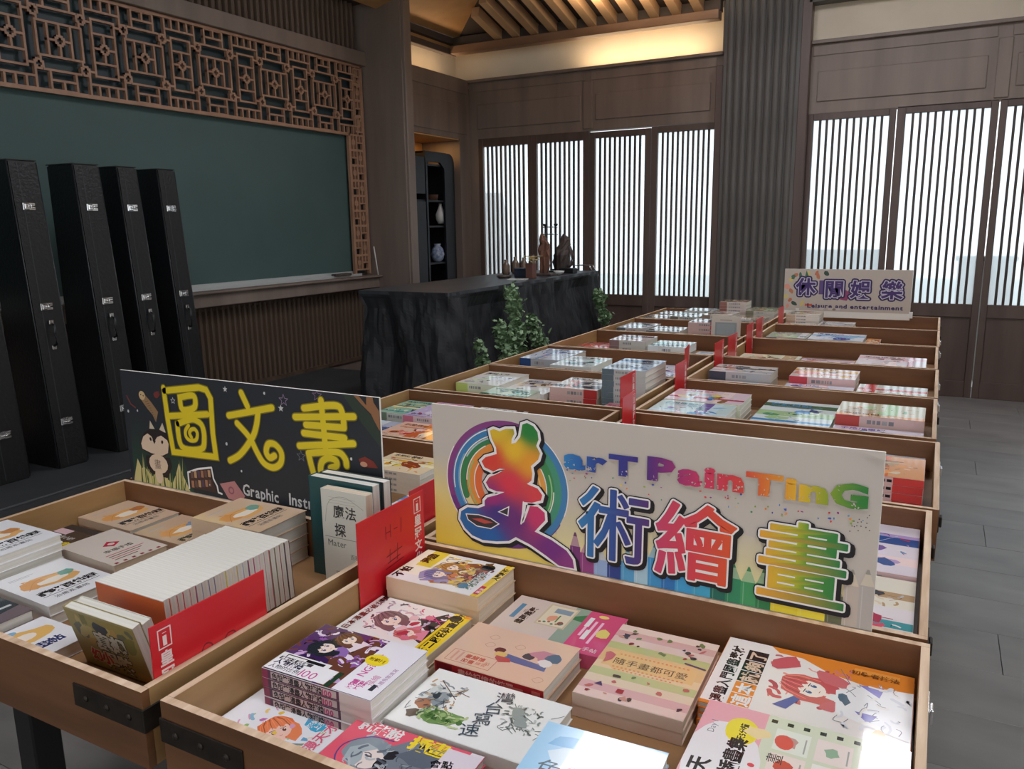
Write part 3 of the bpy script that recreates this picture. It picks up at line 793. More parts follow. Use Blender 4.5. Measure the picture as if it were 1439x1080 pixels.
b = MB(); b.box(-.09, .09, -.05, .05, 0, .012, bev=0.003); b.build('base', M['steel'], t)
put('storage_box', M['navy'], -3.08, 5.98, lambda b: (b.box(-.065, .065, -.05, .05, 0, .068, bev=.004), b.box(-.068, .068, -.053, .053, .06, .076, bev=.003)), 'small dark navy box beside the flower vase', 'box')
t = thing('flower_vase', (-2.955, 5.87, TOPZ), 'dark brown square vase holding pale yellow flowers', 'vase')
b = MB(); b.box(-.034, .034, -.034, .034, 0, .125, bev=.004); b.build('body', M['terra'], t)
fr = random.Random(5)
for k in range(7):
    b = MB(); x, y, z = fr.uniform(-.055, .075), fr.uniform(-.04, .04), .14 + fr.uniform(0, .035)
    b.tube([(x * .3, y * .3, .12), (x, y, z)], .002, 5)
    for q in range(6):
        a = q * PI / 3; c_ = Vector((x, y, z)); d = Vector((math.cos(a), math.sin(a), .3)) * .034; p = Vector((-math.sin(a), math.cos(a), 0)) * .017
        b.add([c_, c_ + d * .6 + p, c_ + d, c_ + d * .6 - p], [(0, 1, 2, 3)])
    b.build('flower', M['petal'], t)
for k, (x, y, h, lab) in enumerate(((-3.42, 6.30, .13, 'first'), (-3.40, 6.44, .15, 'second'), (-3.38, 6.57, .14, 'third'), (-3.36, 6.70, .16, 'fourth'))):
    put('glass_bottle', M['glass_brown'], x, y, lambda b: b.lathe([(.03, 0), (.034, .01), (.034, h * .6), (.022, h * .75), (.016, h * .85), (.018, h), (.001, h)], n=12), 'cloudy brown glass bottle, %s of the row along the counter back' % lab, 'bottle', 'brown glass bottles at the counter back')
put('stone_dish', M['sculpt_grey'], -3.20, 5.86, lambda b: b.lathe([(.05, 0), (.062, .008), (.06, .024), (.001, .026)], n=16), 'flat round pebble like dish near the bottles', 'dish')
put('paper_sheets', M['white_glaze'], -2.99, 5.70, lambda b: b.box(-.075, .075, -.05, .05, 0, .006), 'thin pile of white paper at the counter edge', 'paper', rz=.2)
put('tea_bowl', M['white_glaze'], -2.93, 6.36, lambda b: b.lathe([(.025, 0), (.045, .02), (.05, .035), (.046, .035), (.03, .015), (.001, .012)], n=14), 'small white tea bowl at the counter edge past the brown sculpture', 'bowl')
put('black_tray', M['steel'], -2.96, 6.62, lambda b: b.box(-.07, .07, -.05, .05, 0, .045, bev=.004), 'black box tray between the two sculptures', 'tray')
t = thing('metal_rack', (-2.94, 6.95, TOPZ), 'low rack of bent silver rod at the far counter corner', 'rack')
b = MB(); b.tube([(-.09, -.04, 0), (-.075, -.04, .055), (.07, -.04, .055), (.10, -.04, 0)], .004, 6); b.build('rod', M['chrome'], t)
b = MB(); b.tube([(-.09, .04, 0), (-.075, .04, .055), (.07, .04, .055), (.10, .04, 0)], .004, 6); b.build('rod', M['chrome'], t)
b = MB(); b.box(-.07, .07, -.04, .04, .053, .059); b.build('plate', M['steel'], t)
# pointer stick and eraser at the board
b = MB(); b.tube([(-4.735, 6.15, 1.066), (-4.80, 6.185, 1.33)], .006, 8); tag(b.build('pointer_stick', M['white_glaze']), 'thin white stick leaning against the pillar on the board sill', 'stick')
b = MB(); b.box(-4.86, -4.80, 5.62, 5.84, 1.0785, 1.100, bev=.003); tag(b.build('board_eraser', M['sculpt_grey']), 'long grey eraser lying on the board ledge', 'eraser')

# ------------------------------------------------------------------ tables and trays
ZT, ZB, ZF = 0.85, 0.725, 0.76
ROWS = [(.655, 1.306), (1.318, 1.962), (1.974, 2.612), (2.648, 3.272), (3.288, 3.935), (3.950, 4.655), (4.670, 5.362), (5.376, 6.118)]
COLX = {'L': (-1.885, -.965), 'R': (-.925, .035)}
ORD = ['first', 'second', 'third', 'fourth', 'fifth', 'sixth', 'seventh', 'eighth']
for side, lab in (('L', 'counter'), ('R', 'aisle')):
    x0, x1 = COLX[side]
    for k in range(4):
        y0, y1 = ROWS[2 * k][0], ROWS[2 * k + 1][1]
        t = thing('display_table', ((x0 + x1) / 2, (y0 + y1) / 2, 0), 'black steel table under the %s and %s %s-side book trays' % (ORD[2 * k], ORD[2 * k + 1], lab), 'table', 'black steel tables under the book trays')
        hx, hy = (x1 - x0) / 2 - .10, (y1 - y0) / 2 - .26
        b = MB()
        for s_ in (-1, 1):
            yf = -hy + (.45 if k == 0 else 0)
            b.box(s_ * hx - .015, s_ * hx + .015, yf, hy, ZB - .030, ZB - .002); yy = hy if s_ > 0 else yf; b.box(-hx, hx, yy - .015, yy + .015, ZB - .030, ZB - .002)
        b.build('top_frame', M['steel'], t)
        for sx in (-1, 1):
            for sy in (-1, 1):
                xl = sx * hx
                yl = hy if sy > 0 else yf
                b = MB(); b.box(xl - .022, xl + .022, yl - .022, yl + .022, 0, ZB - .030, bev=.003); b.build('leg', M['steel'], t)
# extra leg seen under the nearest tray
    if side == 'L':
        t = thing('table_leg_post', (-1.325, .70, 0), 'square black steel post standing under the nearest book tray', 'post')
        b = MB(); b.box(-.025, .025, -.025, .025, 0, ZB - .002, bev=.003); b.build('post_tube', M['steel'], t)
        b = MB(); b.box(-.045, .045, -.045, .045, 0, .006, bev=.002); b.build('foot_plate', M['steel'], t)
TH = .0125
for side in 'LR':
    X0, X1 = COLX[side]
    for r, (y0, y1) in enumerate(ROWS):
        j = rng.uniform(-.004, .004) if r else 0
        if side == 'R' and r == 2: j = .010
        x0, x1 = X0 + j, X1 + j
        cx, cy = (x0 + x1) / 2, (y0 + y1) / 2
        t = thing('book_tray', (cx, cy, ZB), 'shallow wooden book tray, %s from the near end of the %s-side column' % (ORD[r], 'counter' if side == 'L' else 'aisle'), 'tray', 'wooden book trays in two columns')
        w, d, h = x1 - x0, y1 - y0, ZT - ZB
        hx, hy = w / 2, d / 2
        b = MB(); b.box(-hx, hx, hy - TH, hy, 0, h, top=1); b.build('back_panel', [M['tray'], M['ply']], t)
        b = MB(); b.box(-hx, hx, -hy, -hy + TH, 0, h, top=1); b.build('front_panel', [M['tray'], M['ply']], t)
        for s_ in (-1, 1):
            b = MB(); b.box(min(s_ * hx, s_ * (hx - TH)), max(s_ * hx, s_ * (hx - TH)), -hy + TH + .0004, hy - TH - .0004, 0, h, top=1); b.build('side_panel', [M['tray_lit'], M['ply']], t)
        b = MB(); b.box(-hx + TH, hx - TH, -hy + TH, hy - TH, .02, .0345); b.build('bottom_panel', M['tray_floor'], t)
        if r == 0:
            for s_ in (-1, 1):
                b = MB()
                xa = s_ * hx; xs = sorted((xa, xa - s_ * .16))
                b.box(xs[0], xs[1], -hy - .003, -hy, .060, .098, bev=.001)
                xs = sorted((xa, xa + s_ * .003)); b.box(xs[0], xs[1], -hy - .003, -hy + .16, .060, .098, bev=.001)
                br = b.build('corner_bracket', M['bracket'], t)
                for q in range(3):
                    b = MB(); b.lathe([(.006, 0), (.005, .002), (.001, .003)], n=8)
                    b.build('rivet', M['bracket'], br, (xa - s_ * (.03 + .05 * q), -hy - .003, .079), (PI / 2, 0, 0))
        if side == 'R':
            for yy in (-hy + .10, hy - .10):
                b = MB(); b.box(hx, hx + .004, yy - .03, yy + .03, .045, .085, bev=.001); b.box(hx + .004, hx + .010, yy - .012, yy + .012, .052, .078, bev=.002); b.build('clasp', M['chrome'] if rng.random() < .5 else M['bracket'], t)

# ------------------------------------------------------------------ books
BK = {}
covm = {}
def cover_mat(c):
    if c not in covm:
        m = mat('cover', c, 0.3, spec=0.5); covm[c] = m
    return covm[c]
def book_meshes(w, d, t, cov, spine, page='paper'):
    key = (round(w, 4), round(d, 4), round(t, 4), cov, spine, page)
    if key in BK: return BK[key]
    e = .0008; i = .0022
    if spine == 'row': e = .0009
    b = MB()
    b.box(0, w, 0, d, 0, e); b.box(0, w, 0, d, t - e, t)
    if spine == 'front': b.box(0, w, -.0004, .0008, 0, t)
    if spine == 'back': b.box(0, w, d - .0008, d + .0004, 0, t)
    if spine == 'left': b.box(-.0004, .0008, 0, d, 0, t)
    if spine == 'right': b.box(w - .0008, w + .0004, 0, d, 0, t)
    cm = b.mesh('cover', cover_mat(cov))
    b = MB()
    if spine == 'row':
        b.box(.001, w - .0012, .001, d + .0015, .00005, t - .00005); BK[key] = (cm, b.mesh('page_block', M[page])); return BK[key]
    b.box(i if spine != 'left' else .0008, w - (i if spine != 'right' else .0008), i if spine != 'front' else .0008, d - (i if spine != 'back' else .0008), e, t - e)
    BK[key] = (cm, b.mesh('page_block', M[page]))
    return BK[key]
def book(w, d, t, cov, spine='front', art=None, orient=None, page='paper', loc=(0, 0, 0), rz=0, label='', group=None, rot=None, spine_art=None, pm='print'):
    o = thing('book', loc, label, 'book', group, rz)
    if rot: o.rotation_euler = rot
    cm, pg = book_meshes(w, d, t, cov, spine, page)
    link('cover', cm, o); link('page_block', pg, o)
    if art is not None:
        a = art if isinstance(art, bpy.types.Mesh) else art.mesh('cover_print', M[pm], orient)
        link('cover_print', a, o, (0, 0, t))
    if spine_art is not None:
        a = spine_art if isinstance(spine_art, bpy.types.Mesh) else spine_art.mesh('spine_print', M['print_matte'])
        link('spine_print', a, o, (0, -.0005, 0), (PI / 2, 0, 0))
    return o
NUM = ['top', 'second', 'third', 'fourth', 'fifth', 'sixth', 'seventh', 'eighth', 'ninth']
def stack(x, y, w, d, zt, n, cov, desc, where, spine='front', art=None, orient=None, page='paper', rz=0, zb=None, spine_art=None, group=None, cov2=None, pm='print'):
    """n books on top of each other, the top one showing its cover; x, y = front left corner"""
    zb = ZF if zb is None else zb
    t = (zt - zb) / n
    group = group or 'books lying in the trays'
    if art is not None and not isinstance(art, bpy.types.Mesh): art = art.mesh('cover_print', M[pm], orient)
    if art is not None:
        for v_ in art.vertices: v_.co.x = min(v_.co.x, w - .0004); v_.co.y = min(v_.co.y, d - .0004)
    if spine_art is not None and not isinstance(spine_art, bpy.types.Mesh): spine_art = spine_art(t).mesh('spine_print', M['print_matte'])
    for k in range(n):
        jx, jy, jr = (0, 0, 0) if k == 0 else (rng.uniform(-.0015, .0015), rng.uniform(-.0012, .0012), rng.uniform(-.006, .006))
        if n == 1 or k == 0: lab = desc + ', ' + where
        else: lab = ('lowest' if k == n - 1 else NUM[k] + ' down') + ' under ' + desc + ', ' + where
        if len(lab.split()) > 16: lab = lab.replace(' book', '', 1)
        book(w, d, t - .0004, cov, spine, art if k == 0 else None, orient, page, (x + jx, y + jy, zt - (k + 1) * t + .0002), rz + jr, lab, group, None, spine_art)

PAL = dict(
    pink=[(240, 190, 196), (222, 92, 118), (250, 224, 222), (180, 60, 90)], blue=[(150, 196, 224), (80, 150, 206), (216, 234, 244), (44, 84, 150)],
    green=[(176, 206, 150), (96, 160, 100), (226, 238, 208), (60, 112, 84)], yellow=[(240, 214, 96), (226, 168, 60), (250, 240, 190), (150, 104, 48)],
    grey=[(190, 190, 194), (120, 122, 130), (226, 226, 230), (70, 72, 80)], red=[(214, 60, 60), (240, 150, 130), (250, 226, 210), (120, 30, 36)],
    brown=[(190, 158, 120), (140, 104, 76), (226, 208, 180), (84, 60, 44)], purple=[(186, 160, 208), (120, 90, 160), (234, 224, 240), (70, 50, 110)], orange=[(238, 156, 80), (216, 104, 50), (250, 226, 190), (150, 66, 30)],
    teal=[(140, 206, 200), (70, 160, 166), (220, 242, 238), (30, 96, 108)])
def gen(w, h, base, pals, seed, txt=True, blocks=3):
    """an illustrated cover: colour fields, a loose drawing and lines of small print"""
    a = Art(w, h); q = random.Random(seed)
    a.rect(0, 0, w, h, base)
    cols = [c for p in pals for c in PAL[p]]
    for _ in range(blocks):
        c = q.choice(cols); k = q.random()
        if k < .4: y = q.uniform(0, h * .8); a.rect(0, y, w, y + h * q.uniform(.06, .22), c)
        elif k < .6: x = q.uniform(0, w * .8); a.rect(x, 0, x + w * q.uniform(.08, .25), h, c)
        else: a.ell(q.uniform(.2, .8) * w, q.uniform(.2, .8) * h, w * q.uniform(.12, .3), h * q.uniform(.1, .25), c, q.uniform(0, 3), 16, .12, q.random())
    for _ in range(9):
        a.ell(q.uniform(.15, .85) * w, q.uniform(.15, .75) * h, w * q.uniform(.03, .12), h * q.uniform(.03, .1), q.choice(cols), q.uniform(0, 3), 9, .35, q.random())
    a.busy(w * .08, h * .1, w * .92, h * .8, cols + [(236, 234, 230)], 26, seed, .008)
    for _ in range(5):
        x, y = q.uniform(.1, .8) * w, q.uniform(.1, .7) * h
        a.line(a.smooth([(x, y), (x + q.uniform(-.2, .2) * w, y + q.uniform(-.1, .1) * h), (x + q.uniform(-.2, .2) * w, y + q.uniform(-.2, .2) * h)], 3), .0012, q.choice(cols), caps=False)
    if txt:
        c = q.choice([K, cols[3], cols[1]])
        y = h * q.choice([.78, .82, .1]); hh = min(h * .13, w * .14)
        a.text(q.choice(['手繪插畫課', '水彩練習帖', '色鉛筆教室', '漫畫技法', '素描入門', '塗鴉日記']), w * .08, y, hh, c, bold=.02)
        for k in range(3):
            a.rect(w * .1, y - hh * (.35 + .3 * k), w * q.uniform(.5, .9), y - hh * (.23 + .3 * k), q.choice(cols))
    return a
def girl(a, x, y, s, hair, skin=(246, 222, 208), rot=0, cloth=None, hair2=None, eye=(70, 60, 110)):
    """head and shoulders drawing, upright along +v turned by rot"""
    c_, s_ = math.cos(rot), math.sin(rot)
    P = lambda u, v: (x + (u * c_ - v * s_) * s, y + (u * s_ + v * c_) * s)
    E = lambda u, v, rx, ry, col, r=0, n=16, wob=0, seed=0: a.ell(*P(u, v), rx * s, ry * s, col, rot + r, n, wob, seed)
    if cloth: a.poly([P(-.9, -2.0), P(-.75, -1.0), P(-.2, -.75), P(.2, -.75), P(.75, -1.0), P(.9, -2.0)], cloth)
    E(0, .05, .95, 1.02, hair, 0, 18, .08, 3); E(-.6, -.6, .4, .8, hair, .2, 12, .15, 5); E(.6, -.6, .38, .8, hair2 or hair, -.2, 12, .15, 6)
    E(0, -.18, .62, .68, skin)
    a.poly([P(-.12, -.8), P(-.12, -1.05), P(.12, -1.05), P(.12, -.8)], skin)
    a.poly([P(-.68, .0), P(-.6, .6), P(0, .85), P(.6, .6), P(.68, .0), P(.45, .15), P(.3, -.02), P(.12, .2), P(-.05, .02), P(-.25, .22), P(-.45, .02)], hair2 or hair)
    dk = tuple(v * .72 for v in hair); lt = tuple(min(255, v * 1.18 + 8) for v in hair)
    for k in range(9):
        q = -.8 + .2 * k
        a.ribbon([P(q * .5, .95), P(q * .85, .55), P(q * 1.0, .15 - .3 * abs(q)), P(q * 1.02, -.35 if abs(q) > .55 else .12)], .045 * s, dk if k % 2 else lt)
    for q in (-.27, .27):
        E(q, -.25, .13, .17, W, 0, 10); E(q, -.26, .10, .14, eye, 0, 10); E(q + .03, -.2, .035, .045, W, 0, 6)
        a.line([P(q - .14, -.08), P(q + .14, -.07)], .035 * s, (60, 40, 50))
    a.line([P(-.07, -.62), P(.07, -.62)], .03 * s, (190, 80, 90))

# --- covers of the nearest aisle tray (portrait art, turned with its top to the left where orient is L)
def art_b1():
    a = Art(.145, .205); a.rect(0, 0, .145, .205, W)
    a.rect(.0, .0, .145, .018, (232, 196, 60)); a.rect(.03, .13, .145, .205, (246, 240, 216)); a.rect(.07, .15, .145, .185, (232, 208, 70))
    a.ell(.07, .09, .055, .055, (196, 160, 92), 0, 16, .2, 3); a.ell(.10, .07, .035, .04, (140, 84, 60), 0, 12, .3, 4); a.ell(.045, .115, .03, .035, (160, 150, 190), 0, 12, .25, 5)
    for i in range(9): a.ell(.03 + .012 * i, .05 + .02 * (i % 4), .010, .016, [(120, 70, 50), (226, 190, 90), (206, 120, 90), (90, 60, 70)][i % 4], i, 9, .4, i)
    a.busy(.02, .03, .13, .15, [(120, 70, 50), (226, 190, 90), (206, 120, 90), (170, 150, 110), (236, 226, 200), (150, 140, 180)], 70, 1, .008, (60, 44, 44))
    girl(a, .05, .125, .022, (130, 118, 160), rot=.2); girl(a, .09, .115, .020, (168, 116, 66), rot=-.2)
    a.text('不怕', .008, .178, .024, K, bold=.03); a.text('漫畫', .085, .165, .022, (90, 64, 20), bold=.05)
    a.text('必修技法', .02, .028, .019, (94, 122, 96), bold=.05, outline=[(.0012, W, (0, 0))])
    a.ell(.118, .045, .014, .014, K); a.ell(.03, .05, .012, .010, (90, 130, 150)); a.rect(.01, .004, .045, .017, (200, 70, 76)); a.text('手法', .014, .004, .011, W, bold=.02)
    a.rect(.0, .0, .145, .006, (240, 214, 90)); a.text('入門新版', .075, .002, .014, K, bold=.03); return a
def art_b2():
    a = Art(.155, .205); a.rect(0, 0, .155, .205, W)
    a.ell(.085, .10, .06, .07, (244, 232, 228), 0, 16, .15, 2); a.ell(.095, .045, .045, .035, (44, 36, 40), .4, 14, .35, 7); a.ell(.055, .04, .02, .022, (60, 50, 56), 0, 10, .3, 8)
    a.busy(.04, .04, .145, .172, [(236, 226, 230), (222, 170, 180), (190, 170, 190), (90, 70, 80), (206, 90, 110)], 60, 2, .008, (70, 50, 60))
    girl(a, .085, .135, .030, (128, 96, 100), rot=-.5, cloth=(240, 236, 240)); girl(a, .055, .08, .020, (206, 116, 112), rot=.2, cloth=(230, 140, 160))
    for i in range(7): a.ell(.04 + .013 * i, .07 + .012 * (i % 3), .008, .010, [(222, 120, 140), (190, 60, 80), (236, 190, 196)][i % 3], i, 8, .4, i)
    a.line([(.12, .03), (.11, .08)], .003, (214, 60, 130)); a.line([(.10, .03), (.13, .07)], .002, (214, 60, 130))
    a.text('日本漫畫必修女子', .020, .182, .0165, (120, 56, 52), bold=.02)
    a.text('漫畫家', .13, .185, .013, K, bold=.02)
    a.rect(0, 0, .155, .036, (244, 210, 50)); a.text('第二屆任校重返了', .012, .010, .0185, K, bold=.04); a.ell(.138, .026, .012, .012, (60, 52, 30)); a.rect(.146, .0, .155, .014, (240, 150, 50))
    a.rect(.005, .028, .10, .031, (180, 150, 40)); a.rect(.0, .10, .02, .13, (232, 190, 60)); return a
def art_b3():
    a = Art(.150, .207); a.rect(0, 0, .150, .207, (92, 60, 108))
    a.ell(.075, .085, .075, .05, (110, 66, 50), 0, 18, .15, 2); a.ell(.10, .14, .03, .04, (66, 40, 56), .4, 14, .3, 7); a.ell(.03, .15, .04, .05, (60, 36, 86), 0, 12, .3, 9)
    for i in range(14): a.ell(.02 + .01 * (i % 12), .08 + .025 * (i % 5), .006, .012, [(206, 170, 214), (150, 96, 170), (236, 220, 236), (52, 30, 60)][i % 4], i, 8, .4, i)
    a.busy(.055, .02, .148, .205, [(206, 170, 214), (150, 96, 170), (236, 220, 236), (52, 30, 60), (120, 70, 60), (96, 50, 110)], 110, 3, .008, (40, 26, 50))
    girl(a, .085, .16, .024, (40, 44, 52), rot=.3, cloth=(150, 110, 180)); girl(a, .125, .14, .020, (110, 70, 60), rot=-.4, cloth=(236, 220, 226))
    a.rect(0, 0, .150, .055, W); a.rect(0, .110, .050, .207, W); a.rect(.034, .12, .047, .195, K); a.rect(.036, .155, .045, .193, W)
    a.rect(0, .11, .002, .205, K)
    return a
def art_b4():
    a = Art(.148, .19); a.rect(0, 0, .148, .19, (244, 244, 248))
    a.ell(.085, .06, .05, .05, (238, 240, 244), 0, 16, .1, 2)
    a.busy(.005, .01, .143, .16, [(226, 170, 200), (170, 206, 150), (246, 214, 130), (150, 196, 220), (236, 160, 140)], 46, 4, .008)
    girl(a, .080, .092, .030, (232, 122, 76), skin=(248, 206, 188), rot=-.5, hair2=(240, 140, 92), eye=(120, 60, 40))
    a.ell(.045, .078, .018, .016, (230, 100, 84), 0, 14, .15, 4); a.ell(.118, .045, .019, .020, (70, 176, 214), 0, 14, .12, 5); a.text('超好', .103, .048, .011, W, bold=.03); a.text('上手', .103, .036, .011, W, bold=.03)
    for i in range(16): a.ell(.015 + .008 * i, .025 + .14 * ((i * 7) % 11) / 11, .006, .004, [(226, 170, 200), (160, 200, 120), (240, 200, 90), (110, 170, 210), (200, 120, 180)][i % 5], i, 7, .3, i)
    a.line([(.03, .12), (.07, .03)], .004, (130, 150, 150)); a.text('繪畫好好玩', .132, .07, .012, (110, 96, 160), bold=.02, rot=PI / 2)
    a.ell(.04, .025, .022, .018, (246, 226, 160), 0, 12, .1, 3); a.text('漫天才', .060, .010, .022, (222, 96, 130), bold=.02, outline=[(.0014, W, (0, 0))]); return a
def art_b5():
    a = Art(.148, .208); a.rect(0, 0, .148, .208, (232, 96, 116))
    a.rect(0, 0, .148, .020, (228, 220, 226)); a.ell(.070, .085, .052, .062, (124, 132, 142), 0, 18, .1, 2); a.ell(.075, .150, .032, .034, (140, 152, 160), 0, 16, .08, 5)
    a.ell(.066, .142, .021, .022, (236, 222, 214)); a.ell(.058, .118, .014, .010, (48, 46, 52), .3, 10, .2, 6); a.ell(.084, .116, .012, .009, (48, 46, 52), -.3, 10, .2, 7)
    a.poly([(.045, .15), (.05, .172), (.075, .178), (.092, .16), (.088, .14), (.074, .155), (.06, .148)], (172, 184, 188))
    a.busy(.03, .04, .115, .17, [(110, 118, 128), (150, 160, 168), (90, 96, 108), (186, 190, 194)], 60, 5, .007, (60, 62, 72))
    a.ell(.10, .07, .02, .04, (100, 108, 120), .3, 12, .15, 9); a.ell(.04, .06, .018, .035, (104, 112, 124), -.3, 12, .15, 8)
    a.line(a.smooth([(.035, .12), (.040, .175), (.075, .190), (.105, .165), (.11, .13)]), .0022, (96, 80, 140))
    return a
def art_b6():
    a = Art(.148, .235); a.rect(0, 0, .148, .235, (240, 240, 236))
    a.ell(.075, .195, .030, .024, (214, 218, 214), .3, 16, .2, 2); a.ell(.075, .19, .022, .016, (150, 160, 164), .3, 14, .3, 3); a.ell(.083, .198, .010, .008, (60, 66, 72), .3, 10, .3, 4)
    a.busy(.045, .16, .12, .225, [(150, 160, 164), (96, 108, 116), (190, 196, 190), (206, 170, 130)], 46, 6, .006, (60, 70, 76))
    a.ell(.038, .160, .016, .036, (120, 154, 92), .25, 18, .12, 5)
    for i in range(8): a.ell(.038 + .006 * math.sin(i * 2), .130 + .008 * i, .006, .005, [(86, 122, 66), (160, 186, 120), (70, 104, 60)][i % 3], .4, 8, .2, i)
    a.ell(.055, .205, .012, .014, (184, 128, 96), .2, 10, .3, 6); a.ell(.030, .205, .012, .012, (110, 96, 84), .2, 10, .3, 7); a.line([(.10, .15), (.105, .175)], .0015, (130, 70, 60)); a.line([(.085, .165), (.12, .21)], .0015, (110, 80, 60))
    for i in range(22):
        q = random.Random(i); x, y = .08 + q.uniform(-.028, .028), .045 + q.uniform(-.030, .030)
        a.line(a.smooth([(x, y), (x + q.uniform(-.012, .012), y + q.uniform(-.01, .01)), (x + q.uniform(-.016, .016), y + q.uniform(-.016, .016))], 3), .0011, (96, 108, 104), caps=False)
    for i in range(16):
        q = random.Random(i + 50); x, y = .07 + q.uniform(-.034, .034), .19 + q.uniform(-.030, .030)
        a.line(a.smooth([(x, y), (x + q.uniform(-.012, .012), y + q.uniform(-.01, .01)), (x + q.uniform(-.016, .016), y + q.uniform(-.016, .016))], 3), .0009, (80, 92, 100), caps=False)
    a.busy(.055, .02, .115, .085, [(140, 150, 146), (90, 100, 96), (200, 204, 200)], 36, 7, .005, (70, 76, 74))
    a.busy(.022, .125, .055, .20, [(86, 122, 66), (160, 186, 120), (190, 206, 150)], 30, 8, .006, (60, 84, 50))
    for i in range(3): a.ell(.075 + .012 * i, .05 + .008 * i, .008, .012, (150, 160, 156), 0, 9, .3, i)
    return a
def art_b7():
    a = Art(.201, .142); a.rect(0, 0, .201, .142, (226, 190, 164))
    a.rect(.012, .045, .095, .046, (190, 110, 90)); a.rect(.012, .010, .095, .011, (190, 110, 90)); a.rect(.012, .010, .013, .046, (190, 110, 90)); a.rect(.095, .010, .096, .046, (190, 110, 90))
    for i, x in enumerate((.020, .030)): a.rect(x, .014, x + .004, .042, (216, 160, 140))
    a.text('畫給', .040, .028, .012, (196, 90, 76), bold=.02); a.text('記憶', .053, .028, .012, (196, 90, 76), bold=.02); a.text('的書', .040, .014, .012, (196, 90, 76), bold=.02); a.text('練習', .066, .016, .010, (200, 110, 96)); a.text('帖', .080, .022, .010, (200, 110, 96))
    a.poly([(.088, .062), (.100, .070), (.175, .062), (.178, .048), (.120, .050), (.092, .052)], (96, 110, 150)); a.ell(.083, .074, .010, .009, (110, 60, 48), 0, 12, .1, 1); a.ell(.09, .063, .010, .010, (226, 190, 110), 0, 10, .2, 2)
    a.poly([(.085, .058), (.110, .058), (.116, .048), (.098, .040), (.086, .050)], (190, 84, 76)); a.ell(.135, .078, .011, .010, (70, 60, 66), 0, 12, .1, 3)
    a.poly([(.130, .088), (.150, .105), (.172, .104), (.180, .090), (.165, .080), (.172, .064), (.160, .062), (.150, .080), (.138, .082)], (196, 140, 150)); a.ell(.176, .090, .014, .016, (100, 112, 130), .3, 12, .2, 4); a.ell(.168, .070, .012, .010, (232, 222, 216), 0, 10, .2, 5)
    for x, y in ((.045, .105), (.05, .08), (.10, .095), (.17, .02)):
        a.line(a.smooth([(x, y), (x + .008, y + .010), (x + .018, y + .004), (x + .010, y - .006), (x, y)], 4), .0011, (200, 160, 130), caps=False)
    return a
def art_b8():
    a = Art(.220, .150); a.rect(0, 0, .220, .150, (214, 196, 184)); a.rect(.150, 0, .220, .150, (214, 84, 124)); a.rect(.120, .0, .150, .150, (150, 170, 150))
    a.poly([(.115, .105), (.15, .13), (.15, .10)], (70, 130, 86)); a.rect(.018, .062, .028, .120, (96, 140, 168)); a.text('自然', .032, .09, .012, (120, 96, 84))
    a.text('畫圖集素', .050, .045, .017, (60, 48, 44), bold=.03, rot=PI / 2 * .93); a.rect(.070, .060, .130, .142, (206, 190, 158)); a.rect(.074, .064, .126, .138, (226, 214, 186)); a.rect(.088, .112, .122, .130, (140, 158, 170)); a.ell(.095, .090, .010, .012, (226, 160, 130), 0, 10, .2, 1); a.line([(.105, .105), (.105, .08)], .003, (90, 140, 90)); a.ell(.116, .078, .006, .007, (140, 90, 80))
    for i in range(6): a.ell(.078 + .008 * i, .070 + .003 * (i % 3), .003, .003, [(150, 120, 90), (90, 130, 110)][i % 2])
    for i, x in enumerate((.160, .172, .184)): a.rect(x, .055 - .01 * i, x + .005, .115, (244, 196, 214))
    a.rect(.158, .09, .167, .125, W); a.rect(.168, .045, .177, .08, W)
    a.ell(.200, .080, .014, .016, (232, 214, 120), .4, 10, .3, 4); a.ell(.180, .135, .010, .006, (240, 214, 120)); a.text('手帖', .185, .01, .014, W); return a
def art_b9():
    a = Art(.172, .234); st = [(232, 202, 190), (222, 176, 172), (228, 206, 178), (196, 196, 140), (232, 202, 160), (226, 186, 132), (226, 186, 132), (190, 190, 128), (226, 196, 180), (216, 172, 164), (232, 208, 192)]
    n = len(st)
    for i, c in enumerate(st): a.rect(0, .234 * i / n, .172, .234 * (i + 1) / n + .0002, c)
    a.rect(.01, .095, .16, .140, (230, 190, 130)); a.ell(.04, .118, .03, .03, (230, 190, 130), 0, 14, .08, 1)
    a.text('隨手畫都可愛', .026, .104, .0205, (92, 78, 58), bold=.005)
    for i in range(17): a.rect(.03 + .007 * i, .094, .0335 + .007 * i, .0975, (224, 140, 90)); a.rect(.03 + .007 * i, .134, .0335 + .007 * i, .1375, (224, 140, 90))
    for i in range(14): a.rect(.035 + .007 * i, .087, .038 + .007 * i, .090, (224, 140, 90))
    q = random.Random(4)
    for i in range(34):
        x, y = q.uniform(.012, .16), q.choice([q.uniform(.01, .08), q.uniform(.148, .225)])
        a.ell(x, y, q.uniform(.003, .008), q.uniform(.002, .006), q.choice([(150, 60, 60), (70, 60, 64), (196, 110, 100), (120, 130, 84), (206, 150, 130), (90, 70, 60)]), q.uniform(0, 3), 8, .35, i)
    a.poly([(.022, .036), (.03, .046), (.036, .034)], (80, 60, 100)); a.rect(.060, .026, .071, .037, (170, 60, 56)); a.line([(.135, .152), (.168, .146)], .004, (90, 84, 110)); a.ell(.016, .12, .010, .016, (200, 110, 110), 0, 10, .4, 3)
    return a
